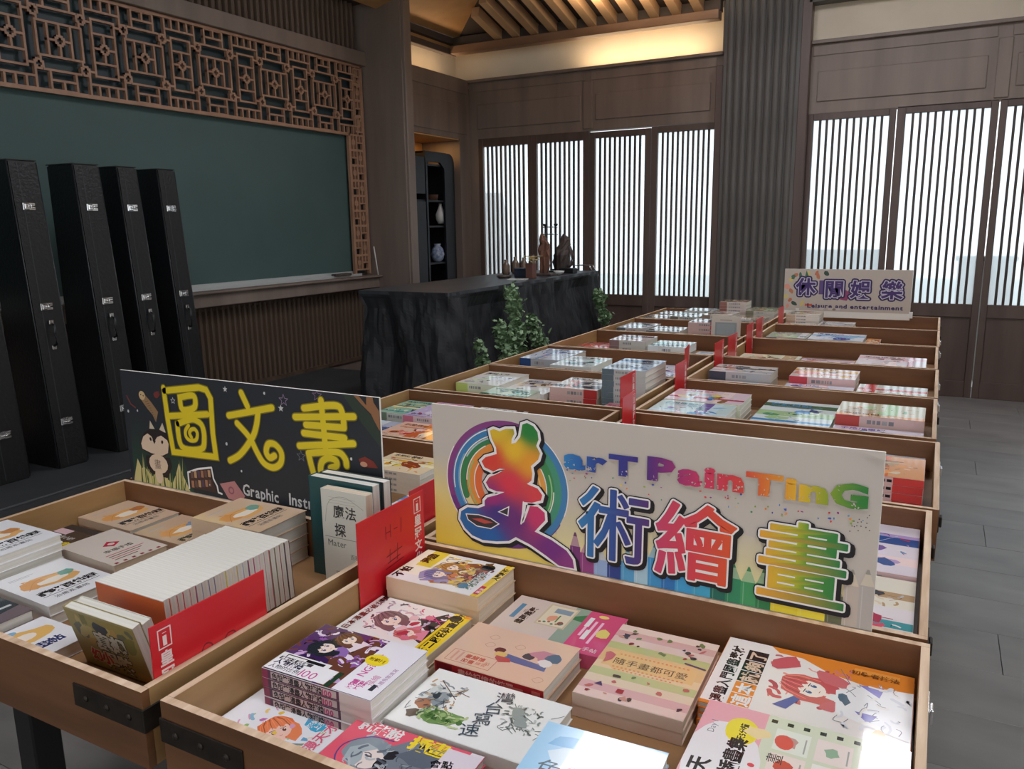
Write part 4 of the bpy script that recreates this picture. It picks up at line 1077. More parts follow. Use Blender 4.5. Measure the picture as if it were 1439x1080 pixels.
def art_b10():
    a = Art(.21, .285); a.rect(0, 0, .21, .285, (240, 234, 228))
    O = (232, 138, 48)
    a.poly([(.135, 0), (.21, 0), (.21, .2), (.19, .16), (.165, .12), (.15, .06)], O); a.poly([(.21, .0), (.21, .215), (.193, .2), (.19, .1), (.18, .0)], O)
    a.rect(.0, .205, .008, .285, O)
    a.text('漫畫入門圖畫素材', .010, .252, .0215, (40, 34, 36), bold=.035, pitch=1.02)
    for i, ch in enumerate('這本就夠了'):
        x = .014 + i * .034
        a.rect(x - .001, .214, x + .031, .246, O if i < 2 else (40, 34, 36)); a.text(ch, x, .215, .029, W if i < 2 else (226, 196, 170), bold=.03)
    a.busy(.06, .09, .185, .205, [(222, 126, 124), (206, 96, 104), (236, 160, 150), (186, 80, 96)], 40, 9, .011, (150, 60, 76))
    girl(a, .108, .148, .036, (214, 110, 106), skin=(250, 234, 222), rot=-.25, cloth=(238, 238, 236), hair2=(206, 92, 96), eye=(80, 100, 140))
    a.ell(.165, .185, .018, .026, (206, 96, 104), .8, 12, .2, 3); a.ell(.150, .115, .016, .030, (212, 112, 116), -.4, 12, .25, 4); a.ell(.075, .10, .012, .022, (214, 116, 118), .6, 12, .25, 5)
    a.poly([(.045, .06), (.06, .10), (.12, .105), (.15, .07), (.16, .0), (.03, .0)], (240, 240, 240)); a.ell(.098, .092, .014, .008, (86, 110, 128), .2, 10, .4, 6)
    a.poly([(.125, .045), (.150, .075), (.155, .04)], (128, 122, 196)); a.poly([(.050, .055), (.075, .075), (.075, .045)], (128, 122, 196)); a.poly([(.036, .165), (.04, .185), (.075, .160), (.07, .150)], (96, 106, 170))
    for i in range(12):
        q = random.Random(i); x, y = q.uniform(.02, .17), q.uniform(.01, .10)
        a.line(a.smooth([(x, y), (x + q.uniform(-.02, .02), y + q.uniform(-.01, .01)), (x + q.uniform(-.02, .03), y + q.uniform(-.02, .02))], 3), .0011, (120, 120, 130), caps=False)
    a.busy(.03, .005, .16, .10, [(230, 230, 234), (222, 224, 230), (238, 234, 228)], 18, 10, .012, (150, 150, 160))
    a.rect(.185, .02, .198, .085, (240, 160, 70)); a.text('初學者技法', .178, .09, .014, (120, 70, 30), bold=.02, rot=-PI / 2)
    a.ell(.020, .04, .022, .010, (244, 190, 120)); return a
def art_b11():
    a = Art(.205, .262); a.rect(0, 0, .205, .262, (218, 222, 196)); a.rect(0, .178, .205, .262, (236, 170, 178)); a.ell(.06, .215, .105, .05, (236, 232, 232), .1, 20, .05, 3); a.rect(0, .19, .10, .25, (236, 232, 232))
    a.ell(.150, .205, .030, .022, (240, 222, 60), .15, 18, .04, 4); a.text('1天5分鐘', .125, .198, .0115, (60, 50, 30), bold=.03)
    a.text('15天', .02, .226, .030, K, bold=.03); a.text('插畫集', .055, .192, .026, K, bold=.035); a.text('Day 1', .13, .238, .013, (130, 130, 134))
    a.ell(.02, .185, .018, .014, (96, 176, 220), 0, 14, .1, 7); a.ell(.012, .165, .014, .012, (240, 206, 110)); a.ell(.155, .185, .012, .018, (240, 216, 160), .2, 12, .2, 8)
    for x, y in ((.085, .180), (.072, .174)): a.ell(x, y, .004, .0045, (226, 80, 90))
    for j in range(8): a.rect(.188, .165 - .021 * j, .196, .173 - .021 * j, (50, 50, 50))
    for i in range(3):
        for j in range(3):
            x, y = .02 + .055 * i, .015 + .052 * j
            a.rect(x, y, x + .048, y + .044, [(238, 222, 214), (232, 234, 220), (240, 236, 228)][(i + j) % 3]); a.ell(x + .024, y + .024, .012, .010, [(206, 84, 70), (150, 180, 150), (196, 150, 140), (120, 160, 170)][(i * 2 + j) % 4], 0, 10, .3, i * 3 + j)
            a.rect(x + .006, y + .004, x + .038, y + .006, (170, 170, 160))
    a.ell(.150, .150, .016, .012, (222, 90, 76), .2); a.text('畫', .10, .145, .022, (60, 60, 60)); return a
def art_b12():
    a = Art(.170, .21); a.rect(0, 0, .17, .21, (168, 210, 238))
    for i, (x, y, r) in enumerate(((.05, .05, .045), (.09, .10, .05), (.12, .05, .05), (.06, .15, .035), (.14, .14, .03), (.10, .18, .025))): a.ell(x, y, r, r * .7, (214, 230, 240), .3, 16, .15, i)
    a.ell(.045, .175, .03, .012, (130, 184, 224), .2, 12, .2, 3); a.ell(.10, .03, .04, .02, (196, 214, 200), 0, 12, .2, 4); a.ell(.135, .10, .018, .014, (240, 214, 196), 0, 10, .3, 5)
    a.text('色鉛', .02, .10, .036, (90, 110, 120)); return a
GN = 'books in the nearest aisle-side tray'
WH = 'nearest aisle-side tray'
stack(-.894, 1.141, .205, .145, .842, 3, (222, 196, 164), 'manga book with yellow corner and white left edge', WH, art=art_b1(), orient='L', page='paper_cream', group=GN)
stack(-.903, .982, .205, .155, .802, 2, (226, 206, 182), 'manga book with bold yellow band on its right edge', WH, art=art_b2(), orient='L', page='paper_cream', group=GN)
def sp3(t):
    a = Art(.207, t); a.rect(0, 0, .150, t, (96, 60, 84)); a.rect(.0, 0, .012, t, (150, 60, 90)); a.rect(.018, t * .15, .145, t * .85, (206, 190, 188)); a.rect(.150, 0, .207, t, (226, 214, 208))
    a.text('色鉛筆漫畫人物描繪', .020, t * .12, t * .72, K, bold=.03, sx=.95); a.text('100', .118, t * .1, t * .8, (196, 60, 120), bold=.04); return a
a3 = art_b3(); m3 = Art(.207, .150)
for v, c in zip(a3.v, a3.c): m3.v.append((.207 - v[1], v[0], v[2])); m3.c.append(c)
m3.f = list(a3.f); m3.z = a3.z
m3.rect(.004, .003, .118, .040, (240, 238, 240)); m3.rect(.006, .031, .034, .039, K); m3.rect(.036, .031, .070, .039, (70, 66, 70)); m3.text('漫畫女子', .008, .0315, .0070, W, bold=.02); m3.text('姿態集', .040, .0315, .0070, W, bold=.02)
m3.text('人物描繪', .006, .018, .0135, (30, 28, 60), bold=.03); m3.text('人物的比例', .006, .006, .0115, (60, 56, 70), bold=.01); m3.text('100', .064, .004, .026, (206, 84, 150), bold=.0); m3.rect(.120, .0, .128, .04, (40, 70, 50))
m3.rect(.135, .0, .207, .150, (240, 236, 242)); m3.text('NG部分', .160, .045, .019, (206, 80, 150), rot=PI / 2, bold=.01); m3.text('描繪', .185, .03, .014, (206, 110, 160), rot=PI / 2); m3.text('技巧', .150, .012, .013, (206, 80, 150), bold=.03); m3.text('重點', .150, .024, .013, (206, 80, 150), bold=.03)
m3.rect(.186, .020, .194, .036, (60, 60, 70)); m3.text('人體骨骼速寫', .198, .03, .009, (170, 110, 160), rot=PI / 2); m3.ell(.150, .092, .020, .016, (244, 220, 50)); m3.text('附範例', .136, .088, .0095, (110, 70, 20), bold=.02)
stack(-.872, .796, .207, .150, .840, 5, (236, 230, 232), 'purple and white manga posing book marked 100', WH, art=m3, rz=R(1), spine_art=sp3, group=GN)
stack(-.905, .676, .19, .148, .779, 1, (240, 240, 242), 'white book with orange-haired girl and blue bubble', WH, art=art_b4(), orient='L', group=GN)
a5 = art_b5(); m5 = Art(.208, .148)
for v, c in zip(a5.v, a5.c): m5.v.append((.208 - v[1], v[0], v[2])); m5.c.append(c)
m5.f = list(a5.f); m5.z = a5.z
m5.rect(.0, .140, .12, .144, (250, 190, 196)); m5.text('就能說', .012, .112, .024, W, bold=.03); m5.text('插畫', .100, .106, .030, (244, 216, 60), bold=.05)
m5.rect(.155, .045, .208, .130, (226, 216, 224)); m5.poly([(.15, .08), (.19, .10), (.20, .06), (.17, .04)], (222, 90, 110)); m5.ell(.168, .045, .014, .014, (80, 160, 206)); m5.ell(.168, .045, .010, .010, (160, 200, 150)); m5.text('會點', .150, .085, .016, K, rot=.3, bold=.02)
stack(-.690, .672, .208, .136, .802, 3, (226, 96, 116), 'pink book with grey hooded figure and yellow title', WH, art=m5, rz=R(1.5), group=GN)
a6 = art_b6(); m6 = Art(.235, .148)
for v, c in zip(a6.v, a6.c): m6.v.append((.235 - v[1], v[0], v[2])); m6.c.append(c)
m6.f = list(a6.f); m6.z = a6.z
for k, ch in enumerate('速寫台灣'): m6.text(ch, .118 + k * .003, .012 + k * .030, .031, (70, 84, 96), rot=.35)
stack(-.662, .823, .235, .148, .801, 2, (238, 238, 234), 'white sketch book with green vegetable and long title', WH, art=m6, group=GN)
def sp7(t):
    a = Art(.201, t); a.rect(0, 0, .201, t, (176, 34, 40)); a.rect(.004, t * .1, .034, t * .9, (120, 16, 26)); a.text('畫給記憶的練習', .045, t * .12, t * .72, (236, 170, 160), bold=.02); a.rect(.13, t * .4, .165, t * .6, (220, 120, 110)); a.rect(.18, t * .25, .195, t * .75, (220, 110, 100)); return a
stack(-.684, .990, .201, .142, .801, 2, (224, 188, 162), 'beige book with a couple lying down and red spine', WH, art=art_b7(), rz=R(-.5), spine_art=sp7, group=GN)
stack(-.676, 1.138, .222, .150, .786, 1, (214, 90, 126), 'grey and bright pink stamp pattern book', WH, art=art_b8(), group=GN, page='paper_cream')
stack(-.444, 1.008, .172, .234, .800, 2, (226, 200, 184), 'striped pastel doodle book', WH, art=art_b9(), rz=R(1), page='paper_cream', group=GN)
def sp10(t):
    a = Art(.285, t); a.rect(0, 0, .285, t, (226, 124, 40)); a.rect(.02, t * .2, .05, t * .8, (90, 40, 20)); return a
stack(-.267, 1.072, .285, .21, .800, 4, (226, 124, 40), 'large white and orange manga drawing book with pink-haired girl', WH, spine='left', art=art_b10(), orient='L', group=GN, pm='print_soft')
stack(-.243, .842, .262, .205, .824, 1, (236, 200, 204), 'pink and pale green five minute illustration book', WH, art=art_b11(), orient='L', group=GN, zb=.812, pm='print_soft', rz=0)
stack(-.243, .842, .262, .205, .8115, 3, (228, 222, 214), 'plain pale volume under the pink and green book', WH, group=GN)
stack(-.414, .676, .168, .208, .832, 4, (190, 214, 232), 'sky blue colour pencil book', WH, art=art_b12(), rz=R(3), group=GN, pm='print_soft')

# --- nearest counter-side tray
def art_cat(i, base=(240, 240, 242), ti='貓咪百繪圖'):
    a = Art(.148, .205); a.rect(0, 0, .148, .205, base)
    q = random.Random(i)
    a.ell(.074, .118, .052, .032, (232, 178, 110), q.uniform(-.2, .2), 18, .12, i); a.ell(.040, .122, .026, .024, (226, 160, 92), 0, 14, .1, i + 1); a.ell(.074, .115, .030, .014, (248, 236, 220), 0, 12, .2, i + 2)
    a.ell(.110, .128, .018, .016, [(112, 176, 160), (206, 140, 80), (120, 150, 180), (190, 120, 70)][i % 4], 0, 12, .2, i + 3)
    a.line(a.smooth([(.02, .10), (.05, .135), (.09, .14), (.125, .12)]), .0016, (206, 140, 80)); a.line([(.036, .14), (.032, .152), (.046, .146)], .003, (226, 160, 92))
    a.text(ti, .016, .052, .024, (40, 38, 40), bold=.05); a.rect(.016, .044, .132, .046, (90, 90, 90)); a.text('治癒系畫帖', .03, .024, .014, (110, 110, 112), bold=.01)
    a.rect(.02, .178, .07, .180, (180, 180, 186)); a.rect(.02, .172, .06, .174, (190, 190, 196)); return a
KR = (214, 186, 160)
WL = 'nearest counter-side tray'; GL2 = 'books in the nearest counter-side tray'
stack(-1.864, .836, .203, .148, .850, 5, (236, 236, 238), 'white cat drawing book against the outer tray wall', WL, art=art_cat(1), orient='L', group=GL2)
stack(-1.652, .822, .205, .148, .802, 2, (238, 238, 240), 'white cat drawing book in the middle of the tray', WL, art=art_cat(4), orient='L', rz=R(-2), group=GL2)
stack(-1.860, 1.149, .203, .140, .800, 2, KR, 'kraft cover cat book in the back corner', WL, art=art_cat(3, KR), orient='L', rz=R(-1), group=GL2)
stack(-1.650, 1.148, .205, .140, .795, 2, (210, 180, 152), 'kraft cover cat book next to the back corner one', WL, art=art_cat(6, (208, 178, 150)), orient='L', rz=R(0), group=GL2)
a = Art(.16, .11); a.rect(0, 0, .16, .11, (44, 42, 46)); a.rect(.0, .085, .05, .11, (222, 190, 200)); a.text('夜之書', .030, .028, .030, (226, 204, 60), bold=.05); a.text('魔法小舖', .032, .066, .016, (200, 196, 190), bold=.02)
stack(-1.862, .998, .16, .135, .786, 1, (44, 42, 46), 'black book with yellow title', WL, art=a, group=GL2)
a = Art(.13, .205); a.rect(0, 0, .13, .205, (222, 208, 196)); a.poly([(.05, .120), (.072, .140), (.09, .118), (.066, .102)], (196, 40, 70)); a.ell(.07, .12, .008, .007, (222, 208, 196)); a.text('幸福手繪', .030, .075, .017, (90, 76, 70), bold=.02)
for k in range(4): a.rect(.02, .058 - .011 * k, .11 - .012 * k, .062 - .011 * k, [(200, 110, 120), (120, 100, 90)][k % 2])
for k in range(6): a.rect(.008 + .02 * k, .004, .016 + .02 * k, .012, (150, 60, 70))
stack(-1.700, .998, .205, .130, .806, 2, (222, 206, 192), 'light kraft book with red diamond mark', WL, art=a, orient='L', rz=R(-3), page='paper_cream', group=GL2)
a = Art(.14, .205); a.rect(0, 0, .14, .205, (120, 106, 110)); a.poly([(.01, .03), (.13, .05), (.12, .18), (.02, .19)], (66, 72, 76)); a.rect(.03, .06, .10, .068, (206, 206, 206)); a.poly([(.04, .09), (.10, .10), (.09, .15), (.05, .14)], (96, 116, 116))
stack(-1.665, .690, .200, .108, .802, 2, (120, 104, 106), 'dark grey photo cover book', WL, art=a, orient='L', rz=R(-1), group=GL2)
a = Art(.135, .148); a.rect(0, 0, .135, .148, (238, 238, 240)); a.ell(.07, .095, .045, .03, (238, 190, 110), 0, 16, .15, 2); a.ell(.07, .095, .02, .014, (248, 236, 220)); a.ell(.06, .13, .014, .009, (130, 180, 210)); a.text('貓畫帖', .03, .03, .026, (50, 60, 110), bold=.05)
stack(-1.458, .672, .148, .135, .784, 1, (238, 238, 240), 'white cat book at the tray front edge', WL, art=a, orient='L', group=GL2)
a = art_cat(8, (216, 186, 156))
stack(-1.432, 1.140, .205, .148, .872, 4, (214, 184, 154), 'kraft cat book beside the upright books', WL, art=a, orient='L', rz=R(1), group=GL2)
# upright row, page edges up
colsU = [(206, 96, 40), (222, 196, 186), (196, 60, 60), (226, 206, 200), (180, 60, 70), (150, 160, 186), (220, 214, 210), (90, 100, 140), (226, 200, 190), (206, 190, 70), (224, 214, 170), (214, 186, 60), (190, 200, 216), (90, 96, 130), (176, 60, 100), (222, 190, 200), (196, 150, 160), (206, 96, 120), (110, 130, 90), (150, 60, 60), (70, 80, 70), (110, 70, 80)]
n = len(colsU); y0, y1 = .817, 1.115
NTH = 'x next second third fourth fifth sixth seventh eighth ninth tenth eleventh twelfth thirteenth fourteenth fifteenth sixteenth seventeenth eighteenth nineteenth twentieth'.split()
for k in range(n):
    t = (y1 - y0) / n
    y = y0 + t * (k + 1)
    lab = 'upright book in the packed row, %s' % ('orange cover, first behind the olive book' if k == 0 else 'last at the far end' if k == n - 1 else NTH[k] + ' behind the orange one')
    book(.180, .124, t * .99, colsU[k], 'row', page='paper', label=lab, group='upright books packed in a row beside the red card 20', rot=(PI / 2 + .05, 0, 0), loc=(-1.293 + rng.uniform(-.001, .001), y + .004, ZF + .002 + rng.uniform(0, .0005)))
a = Art(.178, .118); a.rect(0, 0, .178, .118, (164, 148, 90)); 
for i in range(22):
    q = random.Random(i); a.ell(q.uniform(.01, .17), q.uniform(.01, .11), q.uniform(.008, .022), q.uniform(.006, .014), [(130, 122, 70), (190, 170, 110), (110, 110, 90), (186, 150, 90)][i % 4], q.uniform(0, 3), 10, .3, i)
a.ell(.085, .095, .018, .014, (70, 76, 84), 0, 12, .2, 2); a.text('真想', .060, .048, .040, (206, 200, 184), bold=.06, outline=[(.002, (60, 54, 40), (0, 0))]); a.text('漫裝', .066, .010, .036, (206, 200, 184), bold=.06, outline=[(.002, (60, 54, 40), (0, 0))]); a.text('幻小', .030, .016, .028, (190, 60, 60), bold=.06, outline=[(.0015, (220, 210, 190), (0, 0))])
am = a.mesh('cover_print', M['print_matte'])
for k in range(2):
    book(.178, .122, .0175, (170, 156, 110) if k == 0 else (222, 222, 214), 'left', am if k == 0 else None, label=('olive brown book standing with its cover facing out' if k == 0 else 'pale book leaning just behind the olive one') + ', front tray end', group='two leaning books at the tray front', rot=(PI / 2 + .25, 0, 0), loc=(-1.270 + .002 * k, .767 + .0180 * (k + 1), ZF + .0045))
# upright books by the H card
a = Art(.118, .212); a.rect(0, 0, .118, .212, (216, 214, 202)); a.line(a.smooth([(.008, .14), (.02, .185), (.06, .20), (.11, .18)]), .0008, (140, 136, 126))
for k in range(3): a.rect(.02, .196 - .006 * k, .09, .1965 - .006 * k, (160, 156, 150))
a.text('魔法', .030, .152, .030, (60, 60, 58), bold=.015, pitch=1.05); a.text('探', .032, .112, .030, (60, 60, 58), bold=.02); a.text('Mater', .012, .088, .020, (90, 90, 84)); a.rect(.005, .108, .112, .109, (120, 120, 112)); a.text('百科', .07, .066, .012, (110, 110, 104)); a.text('12', .03, .02, .020, (100, 100, 94)); a.rect(.006, .004, .112, .0048, (140, 140, 130))
GU = 'upright books beside the red H card'
book(.118, .212, .022, (216, 214, 202), 'left', a.mesh('cover_print', M['print_matte']), label='tall pale grey upright book with vertical title beside the red H card', group=GU, rot=(PI / 2, 0, 0), loc=(-1.100, 1.222, ZF + .0005), page='paper_cream')
book(.172, .222, .026, (36, 78, 80), 'left', label='upright book with dark teal cover behind the pale grey one', group=GU, rot=(PI / 2, 0, 0), loc=(-1.160, 1.256, ZF + .0005), page='paper')
book(.172, .222, .026, (60, 66, 66), 'left', label='upright grey-edged book against the back wall of the tray', group=GU, rot=(PI / 2, 0, 0), loc=(-1.155, 1.286, ZF + .0005), page='paper')

# ------------------------------------------------------------------ red cards
CARD = {}
def card(x, y, z, lab, text=None, L=.225, H=.175, rz=0, ry=0.0, mirrored=False, logo_left=False, tone=None):
    """card standing on edge in the y-z plane, printed on the face that looks towards +x"""
    t = thing('divider_card', (x, y, z), lab, 'card', 'red divider cards between the book trays', rz)
    t.rotation_euler = (0, ry, rz)
    b = MB(); b.box(-.0012, .0012, 0, L, 0, H, bev=.0004); b.build('card_sheet', M['red_card'], t)
    key = (text, L, H, logo_left)
    if key not in CARD:
        a = Art(L, H); P_ = (236, 214, 210); D = (130, 20, 34)
        x0 = .012 if logo_left else L - .036
        cx = x0 + .012
        for q in (0,):
            a.rect(x0, H - .042, x0 + .024, H - .040, P_); a.rect(x0, H - .012, x0 + .024, H - .010, P_); a.rect(x0, H - .042, x0 + .002, H - .010, P_); a.rect(x0 + .022, H - .042, x0 + .024, H - .010, P_)
            a.rect(cx - .0035, H - .038, cx + .0035, H - .022, P_); a.rect(cx - .0035, H - .018, cx + .0035, H - .017, P_)
        a.text('皇冠文化', x0, H - .070, .025, P_, bold=.03, vert=True, pitch=1.08)
        if text == '20': 
            a.ribbon(a.smooth([(.085, .085), (.095, .098), (.108, .090), (.100, .065), (.085, .045), (.115, .050)]), .0024, D); a.ribbon(a.smooth([(.140, .095), (.128, .080), (.130, .055), (.146, .050), (.158, .070), (.154, .092), (.140, .095)]), .0024, D)
        if text == 'H-1':
            a.line([(.085, .125), (.085, .150)], .0022, D); a.line([(.100, .125), (.100, .150)], .0022, D); a.line([(.085, .137), (.100, .137)], .0022, D); a.line([(.112, .137), (.122, .137)], .0022, D); a.line([(.134, .124), (.136, .152)], .0022, D)
            a.line([(.085, .088), (.135, .092)], .0022, D); a.line([(.088, .074), (.128, .078)], .0022, D); a.line([(.094, .074), (.096, .100)], .0022, D); a.line([(.118, .072), (.121, .104)], .0022, D); a.line([(.080, .064), (.138, .068)], .0022, D)
        CARD[key] = a.mesh('card_print', M['print_matte'])
    me = CARD[key]
    link('card_print', me, t, (.0013, 0, 0), (PI / 2, 0, PI / 2))
    return t
card(-.9795, .688, ZF + .001, 'red card marked 20 in front of the packed upright row', '20', .227, .170, logo_left=True)
card(-.9085, 1.078, ZF + .022, 'tall red card marked H-1 between the two nearest trays', 'H-1', .216, .186)
card(-.980, 1.345, ZF + .001, 'red card half hidden behind the painting poster edge', None, .225, .176, logo_left=True)
card(-.893, 2.44, ZF + .001, 'red card standing in the third aisle-side tray', None, .150, .175, rz=.04)
card(-.982, 2.66, ZF + .001, 'red card at the front of the fourth counter-side tray', None, .16, .20, logo_left=False)
card(-.909, 3.10, ZF + .001, 'red card in the fourth aisle-side tray corner', None, .165, .180)
card(-.985, 3.50, ZF + .001, 'red card in the fifth counter-side tray', None, .16, .185, rz=.15)
card(-.909, 3.74, ZF + .001, 'red card in the fifth aisle-side tray corner', None, .18, .180)
card(-.900, 3.97, ZF + .001, 'red card at the front of the sixth aisle-side tray', None, .18, .185, rz=-.03)
card(-.909, 4.45, ZF + .001, 'red card at the back of the sixth aisle-side tray', None, .18, .185)
card(-.905, 4.69, ZF + .001, 'red card at the front of the seventh aisle-side tray', None, .20, .19)
card(-.906, 5.42, ZF + .001, 'farthest red card, in the eighth aisle-side tray', None, .20, .185)
a = None

# ------------------------------------------------------------------ posters standing in the gaps
GR = [(160, 60, 140), (70, 90, 180), (60, 150, 206), (70, 160, 110), (150, 180, 60), (236, 206, 60), (240, 150, 60), (226, 70, 70)]
def lerp(a, b, t): return tuple(a[i] + (b[i] - a[i]) * t for i in range(3))
def ramp(stops):
    def f(t):
        for (p, c), (p2, c2) in zip(stops, stops[1:]):
            if t <= p2: return lerp(c, c2, max(0, min(1, (t - p) / (p2 - p))))
        return stops[-1][1]
    return f
MEI = [(137,258),(145,262),(159,259),(172,265),(189,267),(191,258),(185,246),(184,237),(194,240),(204,253),(207,269),(209,278),(219,282),(232,277),(241,266),(243,252),(238,239),(246,225),(242,212),(226,197),(229,183),(227,168),(217,160),(240,154),(250,142),(247,131),(227,123),(210,122),(207,100),(203,75),(210,81),(218,101),(223,116),(240,117),(255,107),(256,92),(243,77),(233,65),(269,54),(301,38),(314,22),(317,4),(285,4),(256,20),(223,36),(191,46),(175,35),(147,29),(115,26),(90,32),(73,45),(62,63),(65,80),(81,91),(106,93),(121,100),(121,111),(128,119),(149,127),(167,136),(149,135),(132,139),(125,150),(133,162),(154,173),(169,183),(157,183),(143,175),(123,181),(116,193),(125,202),(151,212),(150,225),(140,243)]
MH1 = [(78,75),(106,78),(134,75),(151,67),(134,55),(102,55),(82,65)]; MH2 = [(155,93),(175,105),(173,89)]
def mm(pts, s=.001): return [(x * s, y * s) for x, y in pts]
def poster(name, x0, y, z0, lab, base, build, w=.84, h=.30, tilt=0.0):
    t = thing('poster_board', (x0, y, z0), lab, 'sign', 'category posters standing on the book trays')
    t.rotation_euler = (tilt, 0, 0)
    b = MB(); b.box(0, w, 0, .005, -.045, h, bev=.0008); b.build('foam_board', M['foam'], t)
    a = Art(w, h, .000008); a.rect(0, 0, w, h, base); build(a)
    link('poster_print', a.mesh('poster_print', M['print_matte']), t, (0, -.0002, 0), (PI / 2, 0, 0))
    return t
def art_painting(a):
    P_ = (200, 191, 181)
    yl = ramp([(0, (226, 196, 60)), (.5, (232, 214, 130)), (1, P_)])
    a.poly([(0, 0), (.30, 0), (.30, .06), (.12, .12), (.05, .19), (0, .22)], lambda x, y: yl(min(1, y / .2 + x * 1.2)), 3)
    a.poly([(.28, .04), (.80, .03), (.80, .10), (.28, .19)], lambda x, y: lerp((240, 228, 150), P_, min(1, y / .15)), 3)
    cx, cy = .170, .150
    def arc(r, wd, c, a0=0, a1=360, n=40):
        pts = [(cx + r * 1.0 * math.cos(R(q)), cy + r * .96 * math.sin(R(q))) for q in [a0 + (a1 - a0) * i / n for i in range(n + 1)]]
        pts = [(x, max(y, .0)) for x, y in pts]
        a.ribbon(pts, wd, c)
    for r, wd, c, a0, a1 in ((.128, .016, (136, 66, 128), 60, 300), (.130, .010, (110, 60, 130), 200, 330), (.126, .014, (70, 130, 180), -60, 75), (.113, .020, (64, 130, 180), 70, 235), (.112, .016, (74, 150, 120), -80, 60), (.098, .016, (60, 130, 80), 95, 200), (.096, .020, (66, 140, 84), -85, 70), (.081, .018, (226, 146, 66), 60, 250), (.080, .018, (228, 160, 76), -90, 50), (.064, .018, (226, 110, 60), 80, 280), (.063, .014, (230, 140, 66), -60, 60), (.118, .014, (226, 180, 90), 235, 300), (.108, .012, (214, 130, 66), 240, 310)):
        arc(r, wd, c, a0, a1)
    for r, a0, a1 in ((.120, 80, 190), (.106, 100, 230), (.134, -20, 60), (.089, -60, 30), (.104, -70, 0), (.137, 150, 240), (.072, 110, 210), (.090, 120, 180)): arc(r, .0022, (236, 232, 226), a0, a1)
    for r, a0, a1, c in ((.102, 110, 150, (180, 200, 210)), (.109, 150, 210, (120, 170, 200)), (.085, 150, 220, (150, 190, 120)), (.100, -40, 20, (150, 200, 140)), (.076, -50, 30, (240, 200, 130))): arc(r, .003, c, a0, a1)
    cols = [(308, 78, (122, 56, 118)), (329, 68, (150, 70, 130)), (357, 60, (150, 176, 216)), (384, 56, (50, 70, 140)), (411, 66, (86, 160, 206)), (437, 92, (170, 204, 220)), (463, 84, (66, 150, 206)), (489, 78, (50, 120, 190)), (514, 76, (66, 160, 214)), (545, 80, (70, 170, 210)), (578, 67, (36, 110, 96)), (604, 74, (54, 140, 100)), (630, 72, (70, 156, 100)), (656, 74, (52, 130, 80)), (681, 70, (236, 216, 60)), (725, 64, (244, 226, 70)), (768, 78, (110, 112, 84)), (794, 100, (196, 184, 172)), (817, 104, (184, 178, 172)), (841, 0, P_)]
    for (x0, tp, c), (x1, _, _) in zip(cols, cols[1:]):
        x0, x1, tp = x0 / 1000, min(x1 / 1000, .84), tp / 1000; m = (x0 + x1) / 2
        a.poly([(x0, 0), (x1, 0), (x1, tp - .028), (x0, tp - .028)], c)
        a.poly([(x0 + .001, tp - .028), (x1 - .001, tp - .028), (m + .004, tp - .008), (m - .004, tp - .008)], lerp(c, (236, 222, 190), .55)); a.poly([(m - .004, tp - .008), (m + .004, tp - .008), (m + .0015, tp), (m - .0015, tp)], lerp(c, (80, 80, 60), .25))
        a.rect(x0 + .004, 0, x0 + .0055, tp - .03, lerp(c, W, .3))
    # spatter
    q = random.Random(2)
    for i in range(60):
        x = q.uniform(.30, .82); a.ell(x, .19 + q.gauss(0, .01) - (x - .3) * .02, q.uniform(.0008, .0026), q.uniform(.0008, .0022), GR[int(q.random() * 8)], 0, 7, .3, i)
    # title brush character
    gx = [((.150, .262), (226, 190, 50)), ((.225, .270), (40, 130, 60)), ((.19, .225), (236, 190, 50)), ((.14, .20), (220, 70, 56)), ((.225, .20), (236, 160, 50)), ((.18, .155), (222, 60, 80)), ((.24, .14), (222, 70, 76)), ((.14, .12), (160, 50, 120)), ((.08, .07), (40, 110, 170)), ((.13, .04), (36, 100, 170)), ((.15, .09), (70, 56, 130)), ((.19, .08), (110, 50, 120)), ((.24, .095), (206, 60, 110)), ((.27, .04), (120, 50, 130)), ((.31, .01), (140, 60, 130))]
    def gcol(x, y):
        ws = 0; c = [0, 0, 0]
        for (px, py), cc in gx:
            w_ = 1 / ((x - px) ** 2 + (y - py) ** 2 + 1e-5) ** 1.6; ws += w_
            for i in range(3): c[i] += cc[i] * w_
        return tuple(v / ws for v in c)
    P = mm(MEI); loop = P + [P[0]]
    a.ribbon([(x + .004, y - .004) for x, y in loop], .017, K); a.ribbon(loop, .0150, K); a.ribbon(loop, .0105, W)
    a.poly(P, gcol, 3)
    for h in (MH1, MH2):
        H_ = mm(h); a.ribbon(H_ + [H_[0]], .004, W); a.poly(H_, (60, 56, 60))
    a.poly(mm([(90, 68), (112, 72), (140, 68), (120, 62)]), (190, 80, 70)); a.line(mm([(209, 122), (207, 100), (203, 76)]), .003, W)
    ol = [(.0085, K, (.004, -.004)), (.0068, K, (0, 0)), (.0048, W, (0, 0)), (.0016, 0, (0, 0))]
    f1 = ramp([(.33, (56, 130, 186)), (.40, (54, 80, 150)), (.46, (90, 56, 120))]); f2 = ramp([(.48, (206, 70, 110)), (.55, (222, 70, 80)), (.61, (226, 90, 50))]); f3 = ramp([(.66, (236, 170, 60)), (.715, (206, 196, 50)), (.74, (80, 150, 60)), (.79, (50, 130, 70))])
    a.text('術', .322, .034, .150, lambda x, y: f1(x), bold=0, outline=ol, sx=.96, rot=-.01)
    a.text('繪', .474, .028, .150, lambda x, y: f2(x), bold=.006, outline=ol, sx=.98, rot=-.01)
    a.text('畫', .652, .022, .152, lambda x, y: f3(x), bold=.006, outline=ol, sx=.98, rot=-.01)
